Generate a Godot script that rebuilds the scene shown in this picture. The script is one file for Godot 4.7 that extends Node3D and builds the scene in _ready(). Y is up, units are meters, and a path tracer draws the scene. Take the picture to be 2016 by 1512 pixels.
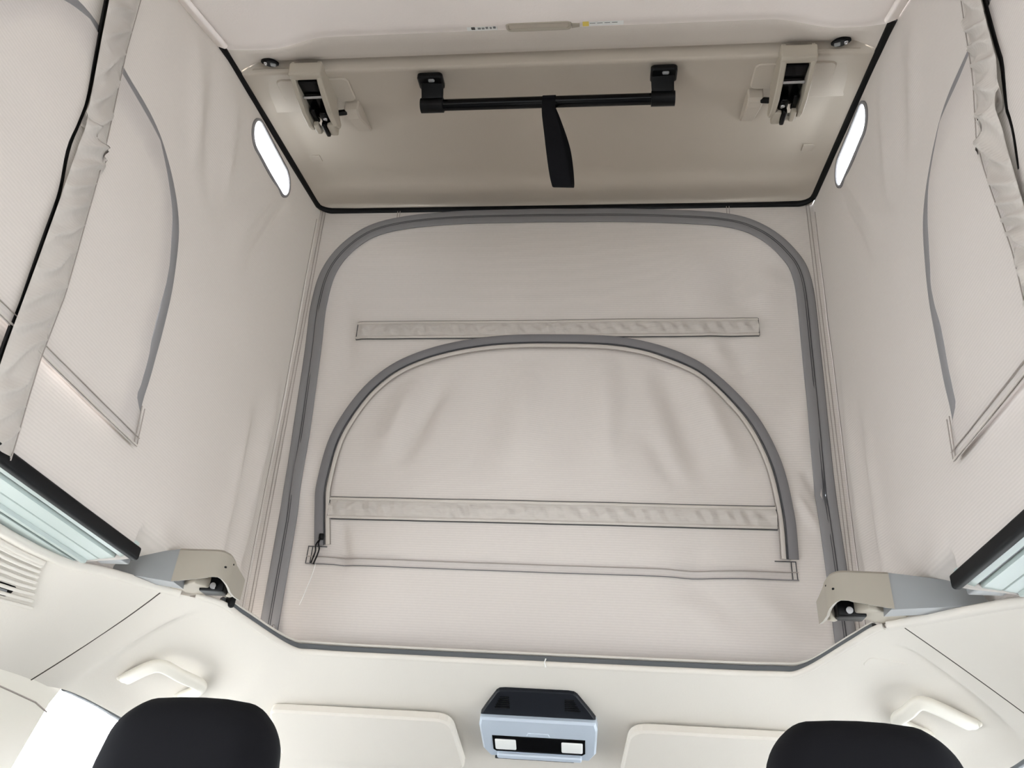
extends Node3D
# Inside a camper van, looking forward and up into its raised canvas pop-top. Metres; x right, y up, -z towards the windscreen.

const HW := 0.6125            # half width of the canvas box
var M := {}
var noise := FastNoiseLite.new()
var fine := FastNoiseLite.new()
var used := {}

func _ready():
	var cam := Camera3D.new(); cam.name = "camera"
	cam.transform = Transform3D(Basis(Vector3(0.99369, 0.06686, -0.09003), Vector3(-0.00903, 0.84793, 0.53004), Vector3(0.11178, -0.52588, 0.84318)), Vector3(0.117, 1.15, 0.0))
	cam.fov = 50.58; cam.near = 0.02; cam.far = 500.0
	add_child(cam); cam.make_current()
	var env := Environment.new()
	var sm := ProceduralSkyMaterial.new()
	sm.sky_top_color = Color(0.89, 0.925, 0.97); sm.sky_horizon_color = Color(0.97, 0.98, 0.99)
	sm.ground_horizon_color = Color(0.74, 0.72, 0.69); sm.ground_bottom_color = Color(0.55, 0.53, 0.50)
	sm.sun_angle_max = 1.0; sm.energy_multiplier = 2.6
	var sky := Sky.new(); sky.sky_material = sm
	var sun := DirectionalLight3D.new(); sun.name = "sun"; sun.light_color = Color(1.0, 0.99, 0.97); sun.light_energy = 1.35
	sun.light_angular_distance = 2.0; sun.shadow_enabled = true
	add_child(sun); sun.look_at_from_position(Vector3(-4.0, 6.0, 1.0), Vector3.ZERO)
	env.background_mode = Environment.BG_SKY; env.sky = sky
	env.tonemap_mode = Environment.TONE_MAPPER_LINEAR
	env.tonemap_exposure = 5.15
	env.sdfgi_enabled = true; env.ssao_enabled = true; env.ssil_enabled = true
	var we := WorldEnvironment.new(); we.name = "world_environment"; we.environment = env; add_child(we)
	noise.seed = 7; noise.frequency = 1.0; noise.noise_type = FastNoiseLite.TYPE_SIMPLEX_SMOOTH; noise.fractal_octaves = 3
	fine.seed = 21; fine.frequency = 1.0; fine.noise_type = FastNoiseLite.TYPE_SIMPLEX_SMOOTH; fine.fractal_octaves = 2
	make_materials()
	build_shell()
	build_canvas()
	build_roof()
	build_headliner()
	build_zip_panel()
	for s in [-1, 1]: build_side_flap(s)
	build_roof_fittings()
	for s in [-1, 1]:
		build_rail(s); build_bracket(s); build_grab_handle(s); build_visor(s); build_seat(s); build_vent(s)
	build_console()
	build_outside()

# ------------------------------------------------------------------ materials
func mat(c: Color, rough := 0.8, metal := 0.0) -> StandardMaterial3D:
	var m := StandardMaterial3D.new(); m.albedo_color = c; m.roughness = rough; m.metallic = metal
	m.cull_mode = BaseMaterial3D.CULL_DISABLED
	m.metallic_specular = 0.3 if c.get_luminance() < 0.1 else 0.5
	return m

func weave(base: Color, contrast: float, tint := Color.WHITE) -> StandardMaterial3D:
	var n := 512
	var im := Image.create(n, n, false, Image.FORMAT_RGB8)
	var hm := Image.create(n, n, false, Image.FORMAT_L8)
	var r := RandomNumberGenerator.new(); r.seed = 5
	var nz := FastNoiseLite.new(); nz.seed = 3; nz.frequency = 0.02
	var rows := []
	for y in n: rows.append(r.randf())
	for y in n:
		for x in n:
			var w := sin(TAU * y / 12.8 * 1.0 + 0.35 * nz.get_noise_2d(x, y))
			var t := 0.5 + 0.5 * w
			var v: float = 1.0 + contrast * (w * 0.6 + (rows[y] - 0.5) * 0.3 + nz.get_noise_2d(x * 1.5, y * 2.5) * 0.4)
			v += contrast * 0.35 * (r.randf() - 0.5)
			im.set_pixel(x, y, Color(base.r * v, base.g * v, base.b * v))
			hm.set_pixel(x, y, Color(t, t, t))
	hm.bump_map_to_normal_map(1.2)
	hm.convert(Image.FORMAT_RGB8)
	var m := mat(Color.WHITE, 0.92)
	m.albedo_texture = ImageTexture.create_from_image(im)
	m.normal_enabled = true; m.normal_texture = ImageTexture.create_from_image(hm); m.normal_scale = 0.25
	m.uv1_scale = Vector3(5, 5, 1)     # uv in metres: the tile is 20 cm
	m.backlight_enabled = true; m.backlight = Color(0.19, 0.187, 0.170)
	return m

func grain(base: Color, rough: float, amount: float, scale := 6.0) -> StandardMaterial3D:
	var m := mat(base, rough)
	var t := NoiseTexture2D.new(); t.width = 256; t.height = 256; t.seamless = true; t.as_normal_map = true; t.bump_strength = 2.0
	var f := FastNoiseLite.new(); f.seed = 11; f.frequency = 0.12; t.noise = f
	m.normal_enabled = true; m.normal_texture = t; m.normal_scale = amount
	m.uv1_triplanar = true; m.uv1_scale = Vector3(scale, scale, scale)
	return m

func make_materials():
	M.canvas = weave(Color(0.755, 0.725, 0.706), 0.024)
	M.sleeve = weave(Color(0.75, 0.722, 0.695), 0.008)
	M.tape = mat(Color(0.515, 0.505, 0.51), 0.85)
	M.tape_dark = mat(Color(0.465, 0.455, 0.46), 0.85)
	M.teeth = mat(Color(0.25, 0.25, 0.26), 0.7)
	M.stitch = mat(Color(0.62, 0.585, 0.56), 0.9)
	M.hem = mat(Color(0.76, 0.73, 0.70), 0.9)
	M.band = grain(Color(0.80, 0.765, 0.73), 0.8, 0.1)
	M.liner = grain(Color(0.955, 0.92, 0.90), 0.85, 0.12)
	M.panel = grain(Color(0.72, 0.68, 0.63), 0.62, 0.08)
	M.fitting = grain(Color(0.675, 0.64, 0.585), 0.6, 0.06, 12.0)
	M.head = grain(Color(0.83, 0.805, 0.77), 0.85, 0.10)
	M.plastic = mat(Color(0.86, 0.84, 0.80), 0.5)
	M.seal = mat(Color(0.035, 0.037, 0.045), 0.55)
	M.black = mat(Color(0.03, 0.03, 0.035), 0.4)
	M.gloss = mat(Color(0.02, 0.02, 0.025), 0.18)
	M.cover = mat(Color(0.085, 0.095, 0.12), 0.5)
	M.cloth = grain(Color(0.05, 0.05, 0.065), 0.95, 0.3, 20.0)
	M.rail = mat(Color(0.69, 0.73, 0.715), 0.4)  # green tint puts the reflection of grass into the metal colour
	M.groove = mat(Color(0.16, 0.18, 0.19), 0.6)
	M.channel = mat(Color(0.33, 0.34, 0.35), 0.6)
	M.steel = mat(Color(0.75, 0.75, 0.76), 0.25, 1.0)
	M.satin = mat(Color(0.535, 0.54, 0.545), 0.45, 0.15)
	M.bracket_cap = mat(Color(0.575, 0.545, 0.50), 0.45)
	M.silver = mat(Color(0.78, 0.82, 0.87), 0.38, 0.2)
	M.seam = mat(Color(0.25, 0.22, 0.19), 0.9)
	M.white = mat(Color(0.93, 0.93, 0.92), 0.4)
	M.yellow = mat(Color(0.90, 0.80, 0.38), 0.5)
	M.ink = mat(Color(0.30, 0.29, 0.29), 0.6)
	M.floor = mat(Color(0.42, 0.42, 0.415), 0.8)
	M.body = mat(Color(0.72, 0.70, 0.66), 0.6)
	M.dash = mat(Color(0.12, 0.12, 0.13), 0.7)
	M.ground = grain(Color(0.66, 0.665, 0.66), 0.95, 0.2, 0.5)
	M.leaf = mat(Color(0.30, 0.44, 0.20), 0.7)
	M.bark = mat(Color(0.35, 0.28, 0.22), 0.9)
	var g := mat(Color(0.95, 0.98, 0.97, 0.08), 0.02); g.transparency = BaseMaterial3D.TRANSPARENCY_ALPHA; M.glass = g
	var p := mat(Color(0.97, 0.98, 0.98, 0.22), 0.05); p.transparency = BaseMaterial3D.TRANSPARENCY_ALPHA; M.vinyl = p
	var l := mat(Color(0.93, 0.93, 0.97, 0.45), 0.08); l.transparency = BaseMaterial3D.TRANSPARENCY_ALPHA; M.lens = l

# ------------------------------------------------------------------ nodes
func numbered(called: String) -> String:
	var k: int = used.get(called, -1) + 1
	used[called] = k
	return called if k == 0 else "%s_%03d" % [called, k]

func thing(called: String, label: String, category: String, at := Vector3.ZERO, group := "") -> Node3D:
	var o := Node3D.new(); o.name = numbered(called); add_child(o); o.position = at
	o.set_meta("label", label); o.set_meta("category", category)
	if group: o.set_meta("group", group)
	return o

func part(called: String, mesh: Mesh, m: Material, parent: Node3D, label := "") -> MeshInstance3D:
	var o := MeshInstance3D.new(); o.name = called; o.mesh = mesh; o.material_override = m
	o.cast_shadow = GeometryInstance3D.SHADOW_CASTING_SETTING_DOUBLE_SIDED
	parent.add_child(o, true)
	if parent != self:
		# meshes are made in van coordinates; the thing's own node stands at its base
		o.position = -off(parent)
	if label: o.set_meta("label", label)
	return o

func off(n: Node) -> Vector3:
	var p := Vector3.ZERO
	while n != self and n != null:
		if n is Node3D: p += n.position
		n = n.get_parent()
	return p

func struct(called: String, mesh: Mesh, m: Material, label: String) -> MeshInstance3D:
	var o := part(called, mesh, m, self)
	o.set_meta("kind", "structure"); o.set_meta("label", label); o.set_meta("category", called.split("_")[0])
	return o

# ------------------------------------------------------------------ shapes
func tri_quad(st: SurfaceTool, a, b, c, d):
	for p in [a, b, c, a, c, d]: st.add_vertex(p)

func grid(nu: int, nv: int, f: Callable, uv = null, skip = null) -> ArrayMesh:
	var st := SurfaceTool.new(); st.begin(Mesh.PRIMITIVE_TRIANGLES)
	for j in nv + 1:
		for i in nu + 1:
			var a := float(i) / nu
			var b := float(j) / nv
			st.set_uv(uv.call(a, b) if uv != null else Vector2(a, b))
			st.add_vertex(f.call(a, b))
	for j in nv:
		for i in nu:
			if skip != null and skip.call((i + 0.5) / nu, (j + 0.5) / nv): continue
			var k := j * (nu + 1) + i
			for q in [k, k + 1, k + nu + 2, k, k + nu + 2, k + nu + 1]: st.add_index(q)
	st.generate_normals(); st.generate_tangents()
	return st.commit()

# a closed or open profile carried along a path; ups gives the profile's second axis
func sweep(path: Array, prof: Array, up, closed := true, flat := false, scale = null, caps := true) -> ArrayMesh:
	var st := SurfaceTool.new(); st.begin(Mesh.PRIMITIVE_TRIANGLES)
	if flat: st.set_smooth_group(-1)
	var n := path.size(); var m := prof.size()
	var rings := []
	var run := 0.0
	for i in n:
		var t: Vector3 = (path[min(i + 1, n - 1)] - path[max(i - 1, 0)]).normalized()
		var u: Vector3 = up[i] if up is Array else up
		var side := t.cross(u).normalized()
		u = side.cross(t).normalized()
		var k: Vector2 = scale.call(float(i) / (n - 1)) if scale != null else Vector2.ONE
		var ring := []
		for p in prof: ring.append(path[i] + side * p.x * k.x + u * p.y * k.y)
		rings.append(ring)
	var segs := m if closed else m - 1
	for i in n - 1:
		for j in segs:
			var q := (j + 1) % m
			if not flat: st.set_smooth_group(0)
			tri_quad(st, rings[i][j], rings[i][q], rings[i + 1][q], rings[i + 1][j])
	if caps and closed:
		st.set_smooth_group(-1)
		var tris := Geometry2D.triangulate_polygon(PackedVector2Array(prof))
		for e in [0, n - 1]:
			for k in range(0, tris.size(), 3):
				for c in 3: st.add_vertex(rings[e][tris[k + c]])
	st.generate_normals(); st.index()
	return st.commit()

func circle(r: float, n := 10, ry := -1.0) -> Array:
	var o := []
	for i in n: o.append(Vector2(cos(TAU * i / n) * r, sin(TAU * i / n) * (ry if ry > 0 else r)))
	return o

func rrect(w: float, h: float, r: float, n := 4) -> Array:
	var o := []
	for c in [[1, 1, 0], [-1, 1, 1], [-1, -1, 2], [1, -1, 3]]:
		for i in n + 1:
			var a: float = PI / 2 * (c[2] + float(i) / n)
			o.append(Vector2(c[0] * (w / 2 - r) + cos(a) * r, c[1] * (h / 2 - r) + sin(a) * r))
	return o

func tube(path: Array, r: float, n := 8, up := Vector3(0.31, 0.87, 0.37)) -> ArrayMesh:
	return sweep(path, circle(r, n), up)

func curve(pts: Array, step := 6) -> Array:
	var o := []
	for i in pts.size() - 1:
		var a = pts[max(i - 1, 0)]; var b = pts[i]; var c = pts[i + 1]; var d = pts[min(i + 2, pts.size() - 1)]
		for k in step: o.append(b.cubic_interpolate(c, a, d, float(k) / step))
	o.append(pts[-1])
	return o

# polygon (local x,y) pushed along local z, front and back edges bevelled
func prism(poly: Array, depth: float, bevel: float, xf: Transform3D) -> ArrayMesh:
	var n := poly.size()
	var area := 0.0
	for i in n: area += poly[i].cross(poly[(i + 1) % n])
	var sg := signf(area)
	var ins := []
	for i in n:
		var e1: Vector2 = (poly[i] - poly[(i + n - 1) % n]).normalized(); var e2: Vector2 = (poly[(i + 1) % n] - poly[i]).normalized()
		var nn := (Vector2(-e1.y, e1.x) + Vector2(-e2.y, e2.x)) * sg
		nn = nn.normalized() / maxf(0.45, nn.length() / 2.0)
		ins.append(poly[i] + nn * bevel)
	var st := SurfaceTool.new(); st.begin(Mesh.PRIMITIVE_TRIANGLES)
	var lay := [[ins, 0.0], [poly, bevel], [poly, depth - bevel], [ins, depth]]
	st.set_smooth_group(-1)
	for l in 3:
		for i in n:
			var j := (i + 1) % n
			tri_quad(st, xf * v3(lay[l][0][i], lay[l][1]), xf * v3(lay[l][0][j], lay[l][1]), xf * v3(lay[l + 1][0][j], lay[l + 1][1]), xf * v3(lay[l + 1][0][i], lay[l + 1][1]))
	var tris := Geometry2D.triangulate_polygon(PackedVector2Array(ins))
	for z in [0.0, depth]:
		for k in range(0, tris.size(), 3):
			for c in 3: st.add_vertex(xf * v3(ins[tris[k + c]], z))
	st.generate_normals(); st.index()
	return st.commit()

func v3(p: Vector2, z: float) -> Vector3: return Vector3(p.x, p.y, z)

func rbox(size: Vector3, r: float, xf: Transform3D, n := 4, warp = null) -> ArrayMesh:
	var st := SurfaceTool.new(); st.begin(Mesh.PRIMITIVE_TRIANGLES)
	var h := size / 2.0
	for ax in 3:
		for sg in [-1.0, 1.0]:
			var b := (ax + 1) % 3; var c := (ax + 2) % 3
			var cs := [[], []]
			for q in 2:
				var e: float = h[b] if q == 0 else h[c]
				for k in n + 1: cs[q].append(-e + r * (1.0 - cos(PI / 2 * k / n)) * 0.999)
				if e - r > 0.02:
					for k in range(1, 4): cs[q].append(lerpf(-e + r, e - r, k / 4.0))
				for k in n + 1: cs[q].append(e - r * (1.0 - sin(PI / 2 * k / n)) * 0.999)
			var base := []
			for y in cs[1]:
				var row := []
				for x in cs[0]:
					var p := Vector3.ZERO; p[ax] = sg * h[ax]; p[b] = x; p[c] = y
					var inn := p.clamp(-h + Vector3.ONE * r, h - Vector3.ONE * r)
					var d := p - inn
					p = inn + d.normalized() * r
					if warp != null: p = warp.call(p)
					row.append(xf * p)
				base.append(row)
			for j in base.size() - 1:
				for i in base[0].size() - 1:
					if sg < 0: tri_quad(st, base[j][i], base[j][i + 1], base[j + 1][i + 1], base[j + 1][i])
					else: tri_quad(st, base[j][i], base[j + 1][i], base[j + 1][i + 1], base[j][i + 1])
	st.index(); st.generate_normals()
	return st.commit()

func box(a: Vector3, b: Vector3) -> ArrayMesh:
	return rbox((b - a).abs(), 0.004, Transform3D(Basis(), (a + b) / 2), 1)

func join(list: Array) -> ArrayMesh:
	var st := SurfaceTool.new()
	for m in list: st.append_from(m, 0, Transform3D())
	return st.commit()

func frame(x: Vector3, y: Vector3, o: Vector3) -> Transform3D:
	x = x.normalized(); var z := x.cross(y).normalized(); y = z.cross(x)
	return Transform3D(Basis(x, y, z), o)

func lin(table: Array, x: float) -> float:      # piecewise linear [[x, y], ...]
	if x <= table[0][0]: return table[0][1]
	for i in table.size() - 1:
		if x <= table[i + 1][0]: return remap(x, table[i][0], table[i + 1][0], table[i][1], table[i + 1][1])
	return table[-1][1]

# ------------------------------------------------------------------ the front canvas leans back a little; u across, v up it, o towards the cabin
const FY := Vector3(0, 0.9924, 0.1231)
const FN := Vector3(0, -0.1231, 0.9924)
func fp(u: float, v: float, o := 0.0) -> Vector3:
	return Vector3(u, 1.512, -1.62) + FY * v + FN * o

func fold(p: Vector2, a: Vector2, b: Vector2, w: float, amp: float) -> float:
	var ab := b - a
	var t := (p - a).dot(ab) / ab.length_squared()
	var d := (p - a - ab * clampf(t, 0, 1)).length()
	var k := 1.0 - smoothstep(0.0, 0.5, absf(t - 0.5) - 0.15)
	return amp * exp(-d * d / (w * w)) * maxf(k, 0.0)

var front_folds := [
	[Vector2(-0.24, 0.62), Vector2(-0.32, 0.42), 0.022, -0.006], [Vector2(-0.30, 0.62), Vector2(-0.37, 0.42), 0.03, 0.005],
	[Vector2(-0.13, 0.64), Vector2(-0.14, 0.40), 0.03, -0.005], [Vector2(-0.05, 0.64), Vector2(-0.06, 0.40), 0.03, 0.005],
	[Vector2(0.05, 0.64), Vector2(0.04, 0.42), 0.03, -0.004], [Vector2(0.12, 0.66), Vector2(0.13, 0.40), 0.028, 0.005],
	[Vector2(0.24, 0.66), Vector2(0.33, 0.38), 0.03, -0.008], [Vector2(0.31, 0.64), Vector2(0.40, 0.40), 0.028, 0.006],
	[Vector2(-0.44, 0.28), Vector2(-0.41, 0.18), 0.014, -0.006], [Vector2(0.20, 0.5), Vector2(0.28, 0.36), 0.02, -0.003],
	[Vector2(0.33, 0.26), Vector2(0.27, 0.14), 0.03, -0.005], [Vector2(0.30, 0.18), Vector2(0.42, 0.08), 0.03, -0.006], [Vector2(0.38, 0.19), Vector2(0.50, 0.07), 0.03, 0.004],
	[Vector2(0.46, 0.98), Vector2(0.40, 0.80), 0.04, -0.006], [Vector2(0.52, 0.90), Vector2(0.46, 0.80), 0.03, 0.005],
	[Vector2(0.36, 0.95), Vector2(0.30, 0.80), 0.05, 0.005], [Vector2(-0.50, 0.86), Vector2(-0.47, 0.62), 0.02, -0.004],
	[Vector2(-0.54, 0.80), Vector2(-0.52, 0.60), 0.02, 0.003], [Vector2(0.40, 0.73), Vector2(0.43, 0.60), 0.022, -0.003], [Vector2(0.35, 0.73), Vector2(0.38, 0.66), 0.018, 0.003],
	[Vector2(0.53, 0.42), Vector2(0.56, 0.34), 0.012, -0.004], [Vector2(0.51, 0.36), Vector2(0.55, 0.28), 0.01, 0.004],
	[Vector2(0.55, 0.60), Vector2(0.52, 0.45), 0.02, 0.003], [Vector2(-0.53, 0.45), Vector2(-0.55, 0.30), 0.02, 0.003]]

func fwr(u: float, v: float) -> float:
	var h := 0.0022 * noise.get_noise_2d(u * 2.2, v * 1.6 + 3.0) + 0.0007 * fine.get_noise_2d(u * 9.0, v * 5.0)
	var p := Vector2(u, v)
	for f in front_folds: h += fold(p, f[0], f[1], f[2], f[3] * 2.4)
	return h * smoothstep(0.0, 0.06, v)

var arch_pts := [Vector2(-0.572, -0.04), Vector2(-0.572, 0.2), Vector2(-0.574, 0.4), Vector2(-0.582, 0.675), Vector2(-0.588, 0.82), Vector2(-0.573, 0.923), Vector2(-0.52, 1.006), Vector2(-0.434, 1.056), Vector2(-0.254, 1.080), Vector2(0.0, 1.083), Vector2(0.252, 1.077), Vector2(0.403, 1.063), Vector2(0.49, 1.029), Vector2(0.555, 0.963), Vector2(0.588, 0.875), Vector2(0.590, 0.682), Vector2(0.587, 0.39), Vector2(0.592, 0.2), Vector2(0.597, -0.04)]
var moon_pts := [Vector2(-0.482, 0.222), Vector2(-0.494, 0.30), Vector2(-0.499, 0.365), Vector2(-0.481, 0.484), Vector2(-0.414, 0.604), Vector2(-0.315, 0.677), Vector2(-0.163, 0.718), Vector2(0.014, 0.727), Vector2(0.187, 0.714), Vector2(0.321, 0.662), Vector2(0.425, 0.558), Vector2(0.480, 0.443), Vector2(0.500, 0.324), Vector2(0.501, 0.226)]

func lay(pts: Array, o: float, inset := 0.0) -> Array:      # a 2D run on the front canvas, moved inwards by inset
	var r := []
	for i in pts.size():
		var t: Vector2 = (pts[min(i + 1, pts.size() - 1)] - pts[max(i - 1, 0)]).normalized()
		var p: Vector2 = pts[i] + Vector2(t.y, -t.x) * inset
		r.append(fp(p.x, p.y, o + fwr(p.x, p.y)))
	return r

func ribbon(w: float, h := 0.0016) -> Array:
	return [Vector2(-w / 2, -h), Vector2(w / 2, -h), Vector2(w / 2, h * 0.6), Vector2(w * 0.45, h), Vector2(-w * 0.45, h), Vector2(-w / 2, h * 0.6)]

# ------------------------------------------------------------------ roof lines
func rim_y(z: float) -> float:
	return 2.47 - 0.22 * (z + 0.92) if z < -0.92 else 2.47 - 0.45 * (z + 0.92)

func side_wr(s: float, z: float, y: float) -> float:
	var h := 0.004 * noise.get_noise_3d(z * 1.6, y * 1.2, s * 5.0) + 0.0008 * fine.get_noise_3d(z * 8.0, y * 5.0, s * 3.0)
	var p := Vector2(z, y)
	for f in [[Vector2(-1.49, 2.1), Vector2(-1.53, 1.6), 0.018, 0.006], [Vector2(-1.44, 2.0), Vector2(-1.48, 1.6), 0.016, -0.004], [Vector2(-1.40, 1.95), Vector2(-1.44, 1.62), 0.022, 0.005],
			[Vector2(-1.32, 2.46), Vector2(-1.22, 2.18), 0.016, -0.004], [Vector2(-1.26, 2.45), Vector2(-1.15, 2.2), 0.016, 0.004], [Vector2(-1.2, 2.42), Vector2(-1.08, 2.18), 0.02, -0.003],
			[Vector2(-0.92, 2.44), Vector2(-1.02, 2.2), 0.02, -0.004], [Vector2(-0.86, 2.40), Vector2(-0.96, 2.22), 0.02, 0.004], [Vector2(-1.0, 2.46), Vector2(-1.08, 2.25), 0.02, 0.003]]:
		h += fold(p, f[0], f[1], f[2], f[3] * (2.4 if s < 0 else 1.7))
	return h * smoothstep(1.555, 1.62, y)

func sp(s: float, z: float, y: float, o := 0.0) -> Vector3:      # a point on a side canvas, o towards the cabin
	var out := 0.095 * (1.0 - smoothstep(1.572, 1.606, y)) * smoothstep(-1.155, -1.185, z) * smoothstep(-1.40, -1.34, z)      # tucked behind the corner bracket
	return Vector3(s * (HW - o + out - side_wr(s, z, y)), y, z)

const OVAL := Vector2(-1.197, 2.472)
func oval(q: Vector2, grow := 0.0) -> float:    # signed distance to the small window's outline, q = (z, y)
	var d := Vector2(-0.989, 0.147)
	var p := q - OVAL
	var a := p.dot(d); var b := p.dot(Vector2(-d.y, d.x))
	return Vector2(maxf(absf(a) - 0.073, 0.0), b).length() - 0.035 - grow

func build_canvas():
	# front: a ring of canvas round the zipped-out panel
	var arch := curve(arch_pts, 6)
	var n := arch.size() - 1
	var outer := func(t: float) -> Vector2:
		var c1 := 0.30; var c2 := 0.70
		if t < c1: return Vector2(-HW - 0.012, -0.04 + t / c1 * 1.14)
		if t > c2: return Vector2(HW + 0.012, -0.04 + (1.0 - t) / (1.0 - c2) * 1.14)
		return Vector2(lerpf(-HW - 0.012, HW + 0.012, (t - c1) / (c2 - c1)), 1.10)
	var ring := grid(n, 6, func(a, b):
		var p: Vector2 = arch[roundi(a * n)]
		var i: Vector2 = p + (Vector2(0, 0.5) - p).normalized() * 0.015
		var q: Vector2 = i.lerp(outer.call(a), b); return fp(q.x, q.y, fwr(q.x, q.y) * (1.0 - b)),
		func(a, b):
			var q: Vector2 = arch[roundi(a * n)].lerp(outer.call(a), b); return q)
	var wf := struct("wall_front", ring, M.canvas, "beige canvas front wall framing the arched zipped panel under the roof nose")
	for s in [-1, 1]:
		for k in 2:
			var l := []
			for i in 30: l.append(fp(s * (HW - 0.008 - 0.007 * k), 1.09 * i / 29.0, 0.0012))
			part("stitching", tube(l, 0.0009, 5), M.stitch, wf)
		for k in 2:
			var l2 := []
			for i in 5: l2.append(fp(s * (0.40 + 0.006 * k) + (0.01 if s > 0 else 0.0), 1.062 + 0.036 * i / 4.0, 0.004))
			part("stitching", tube(l2, 0.0009, 5), M.stitch, wf)
	# sides
	for s in [-1, 1]:
		var zs := []
		var z := -1.63
		while z < 1.35:
			zs.append(z)
			z += 0.004 if z > -1.33 and z < -1.06 else (0.016 if z < -0.3 else 0.08)
		var ys := []
		for j in 60: ys.append(j / 59.0 * 0.80)
		for j in 56: ys.append(0.803 + j / 55.0 * 0.197)
		var nu := zs.size() - 1; var nv := ys.size() - 1
		var at := func(a: float, b: float) -> Vector2:
			var zz: float = zs[clampi(roundi(a * nu), 0, nu)]; var k: float = ys[clampi(roundi(b * nv), 0, nv)]
			var yt := maxf(rim_y(zz), 1.56)
			var y := lerpf(1.545, yt, k)
			return Vector2(maxf(zz, -1.628 + (y - 1.512) * 0.124), y)
		var w := grid(nu, nv, func(a, b):
			var q: Vector2 = at.call(a, b); return sp(s, q.x, q.y),
			func(a, b):
				var q: Vector2 = at.call(a, b); return Vector2(q.x, q.y),
			func(a, b):
				var i := int(a * nu); var j := int(b * nv)
				var q: Vector2 = (at.call(float(i) / nu, float(j) / nv) + at.call(float(i + 1) / nu, float(j + 1) / nv)) / 2.0
				return oval(q) < -0.001 or behind_flap(q))
		var side := "left" if s < 0 else "right"
		var wl := struct("wall_" + side, w, M.canvas, "beige canvas wall of the raised roof on the %s with window flap and gathered sleeve" % side)
		for k in 2:
			var l3 := []
			for i in 30:
				var y := lerpf(1.56, 2.56, i / 29.0)
				l3.append(sp(s, -1.62 + (y - 1.512) * 0.124 + 0.014 + 0.007 * k, y, 0.001))
			if k == 0: part("stitching", tube(l3, 0.0007, 5), M.stitch, wl)
		# small stadium window
		var d := Vector2(-0.989, 0.147); var e := Vector2(-d.y, d.x)
		var out := []
		for i in 49:
			var a := TAU * i / 48.0
			var c := 0.073 * signf(cos(a)) if absf(cos(a)) > 0.001 else 0.0
			var q := OVAL + d * (c + 0.0355 * cos(a)) + e * (0.0355 * sin(a))
			out.append(sp(s, q.x, q.y, 0.002))
		var win := thing("window", "small white stadium-shaped window high in the %s canvas beside the black roof seal" % side, "window", Vector3(s * HW, OVAL.y, OVAL.x), "")
		win.name = "window_%d" % (1 if s < 0 else 2); win.set_meta("kind", "structure")
		part("window_frame", sweep(out, ribbon(0.006, 0.002), Vector3(-s, 0, 0), true, false, null, false), M.tape, win)
		var pane := grid(24, 2, func(a, b):
			var t: float = a * 2.0 - 1.0
			var x := t * 0.108
			var hh := sqrt(maxf(0.0, 0.0355 * 0.0355 - pow(maxf(absf(x) - 0.073, 0.0), 2)))
			var q: Vector2 = OVAL + d * x + e * hh * (b * 2.0 - 1.0)
			return sp(s, q.x, q.y, -0.002))
		part("pane", pane, M.vinyl, win)

# ------------------------------------------------------------------ roof liner
func fold_z(x: float) -> float: return -0.907 - 0.026 * smoothstep(0.40, 0.53, absf(x)) + 0.014 * smoothstep(0.56, 0.61, absf(x))

var roof_prof := [[-1.486, 0.0], [-1.478, 0.008], [-1.462, 0.011], [-1.43, 0.009], [-1.40, 0.007], [-1.385, 0.013], [-1.365, 0.020], [-1.25, 0.024], [-1.12, 0.020], [-1.10, 0.015], [-1.02, 0.010], [-1.0, 0.006], [-0.993, 0.005], [-0.988, 0.009], [-0.9855, 0.034], [-0.979, 0.036], [-0.9765, 0.026], [-0.972, 0.022], [-0.93, 0.012]]

func roof_at(x: float, z: float) -> Vector3:
	var zf := fold_z(x)
	var e := 1.0 - smoothstep(HW - 0.05, HW - 0.006, absf(x))
	var base := 2.47 - 0.22 * (z + 0.92)
	var y: float
	if z < zf:
		y = base + lin(roof_prof, z - (zf + 0.907) * smoothstep(-0.975, -0.93, z)) * e
	else:
		y = 2.47 - 0.22 * (zf + 0.92) + 0.010 * e * (1.0 - smoothstep(zf, zf + 0.03, z)) - 0.45 * (z - zf)
	return Vector3(x, y, z)

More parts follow.
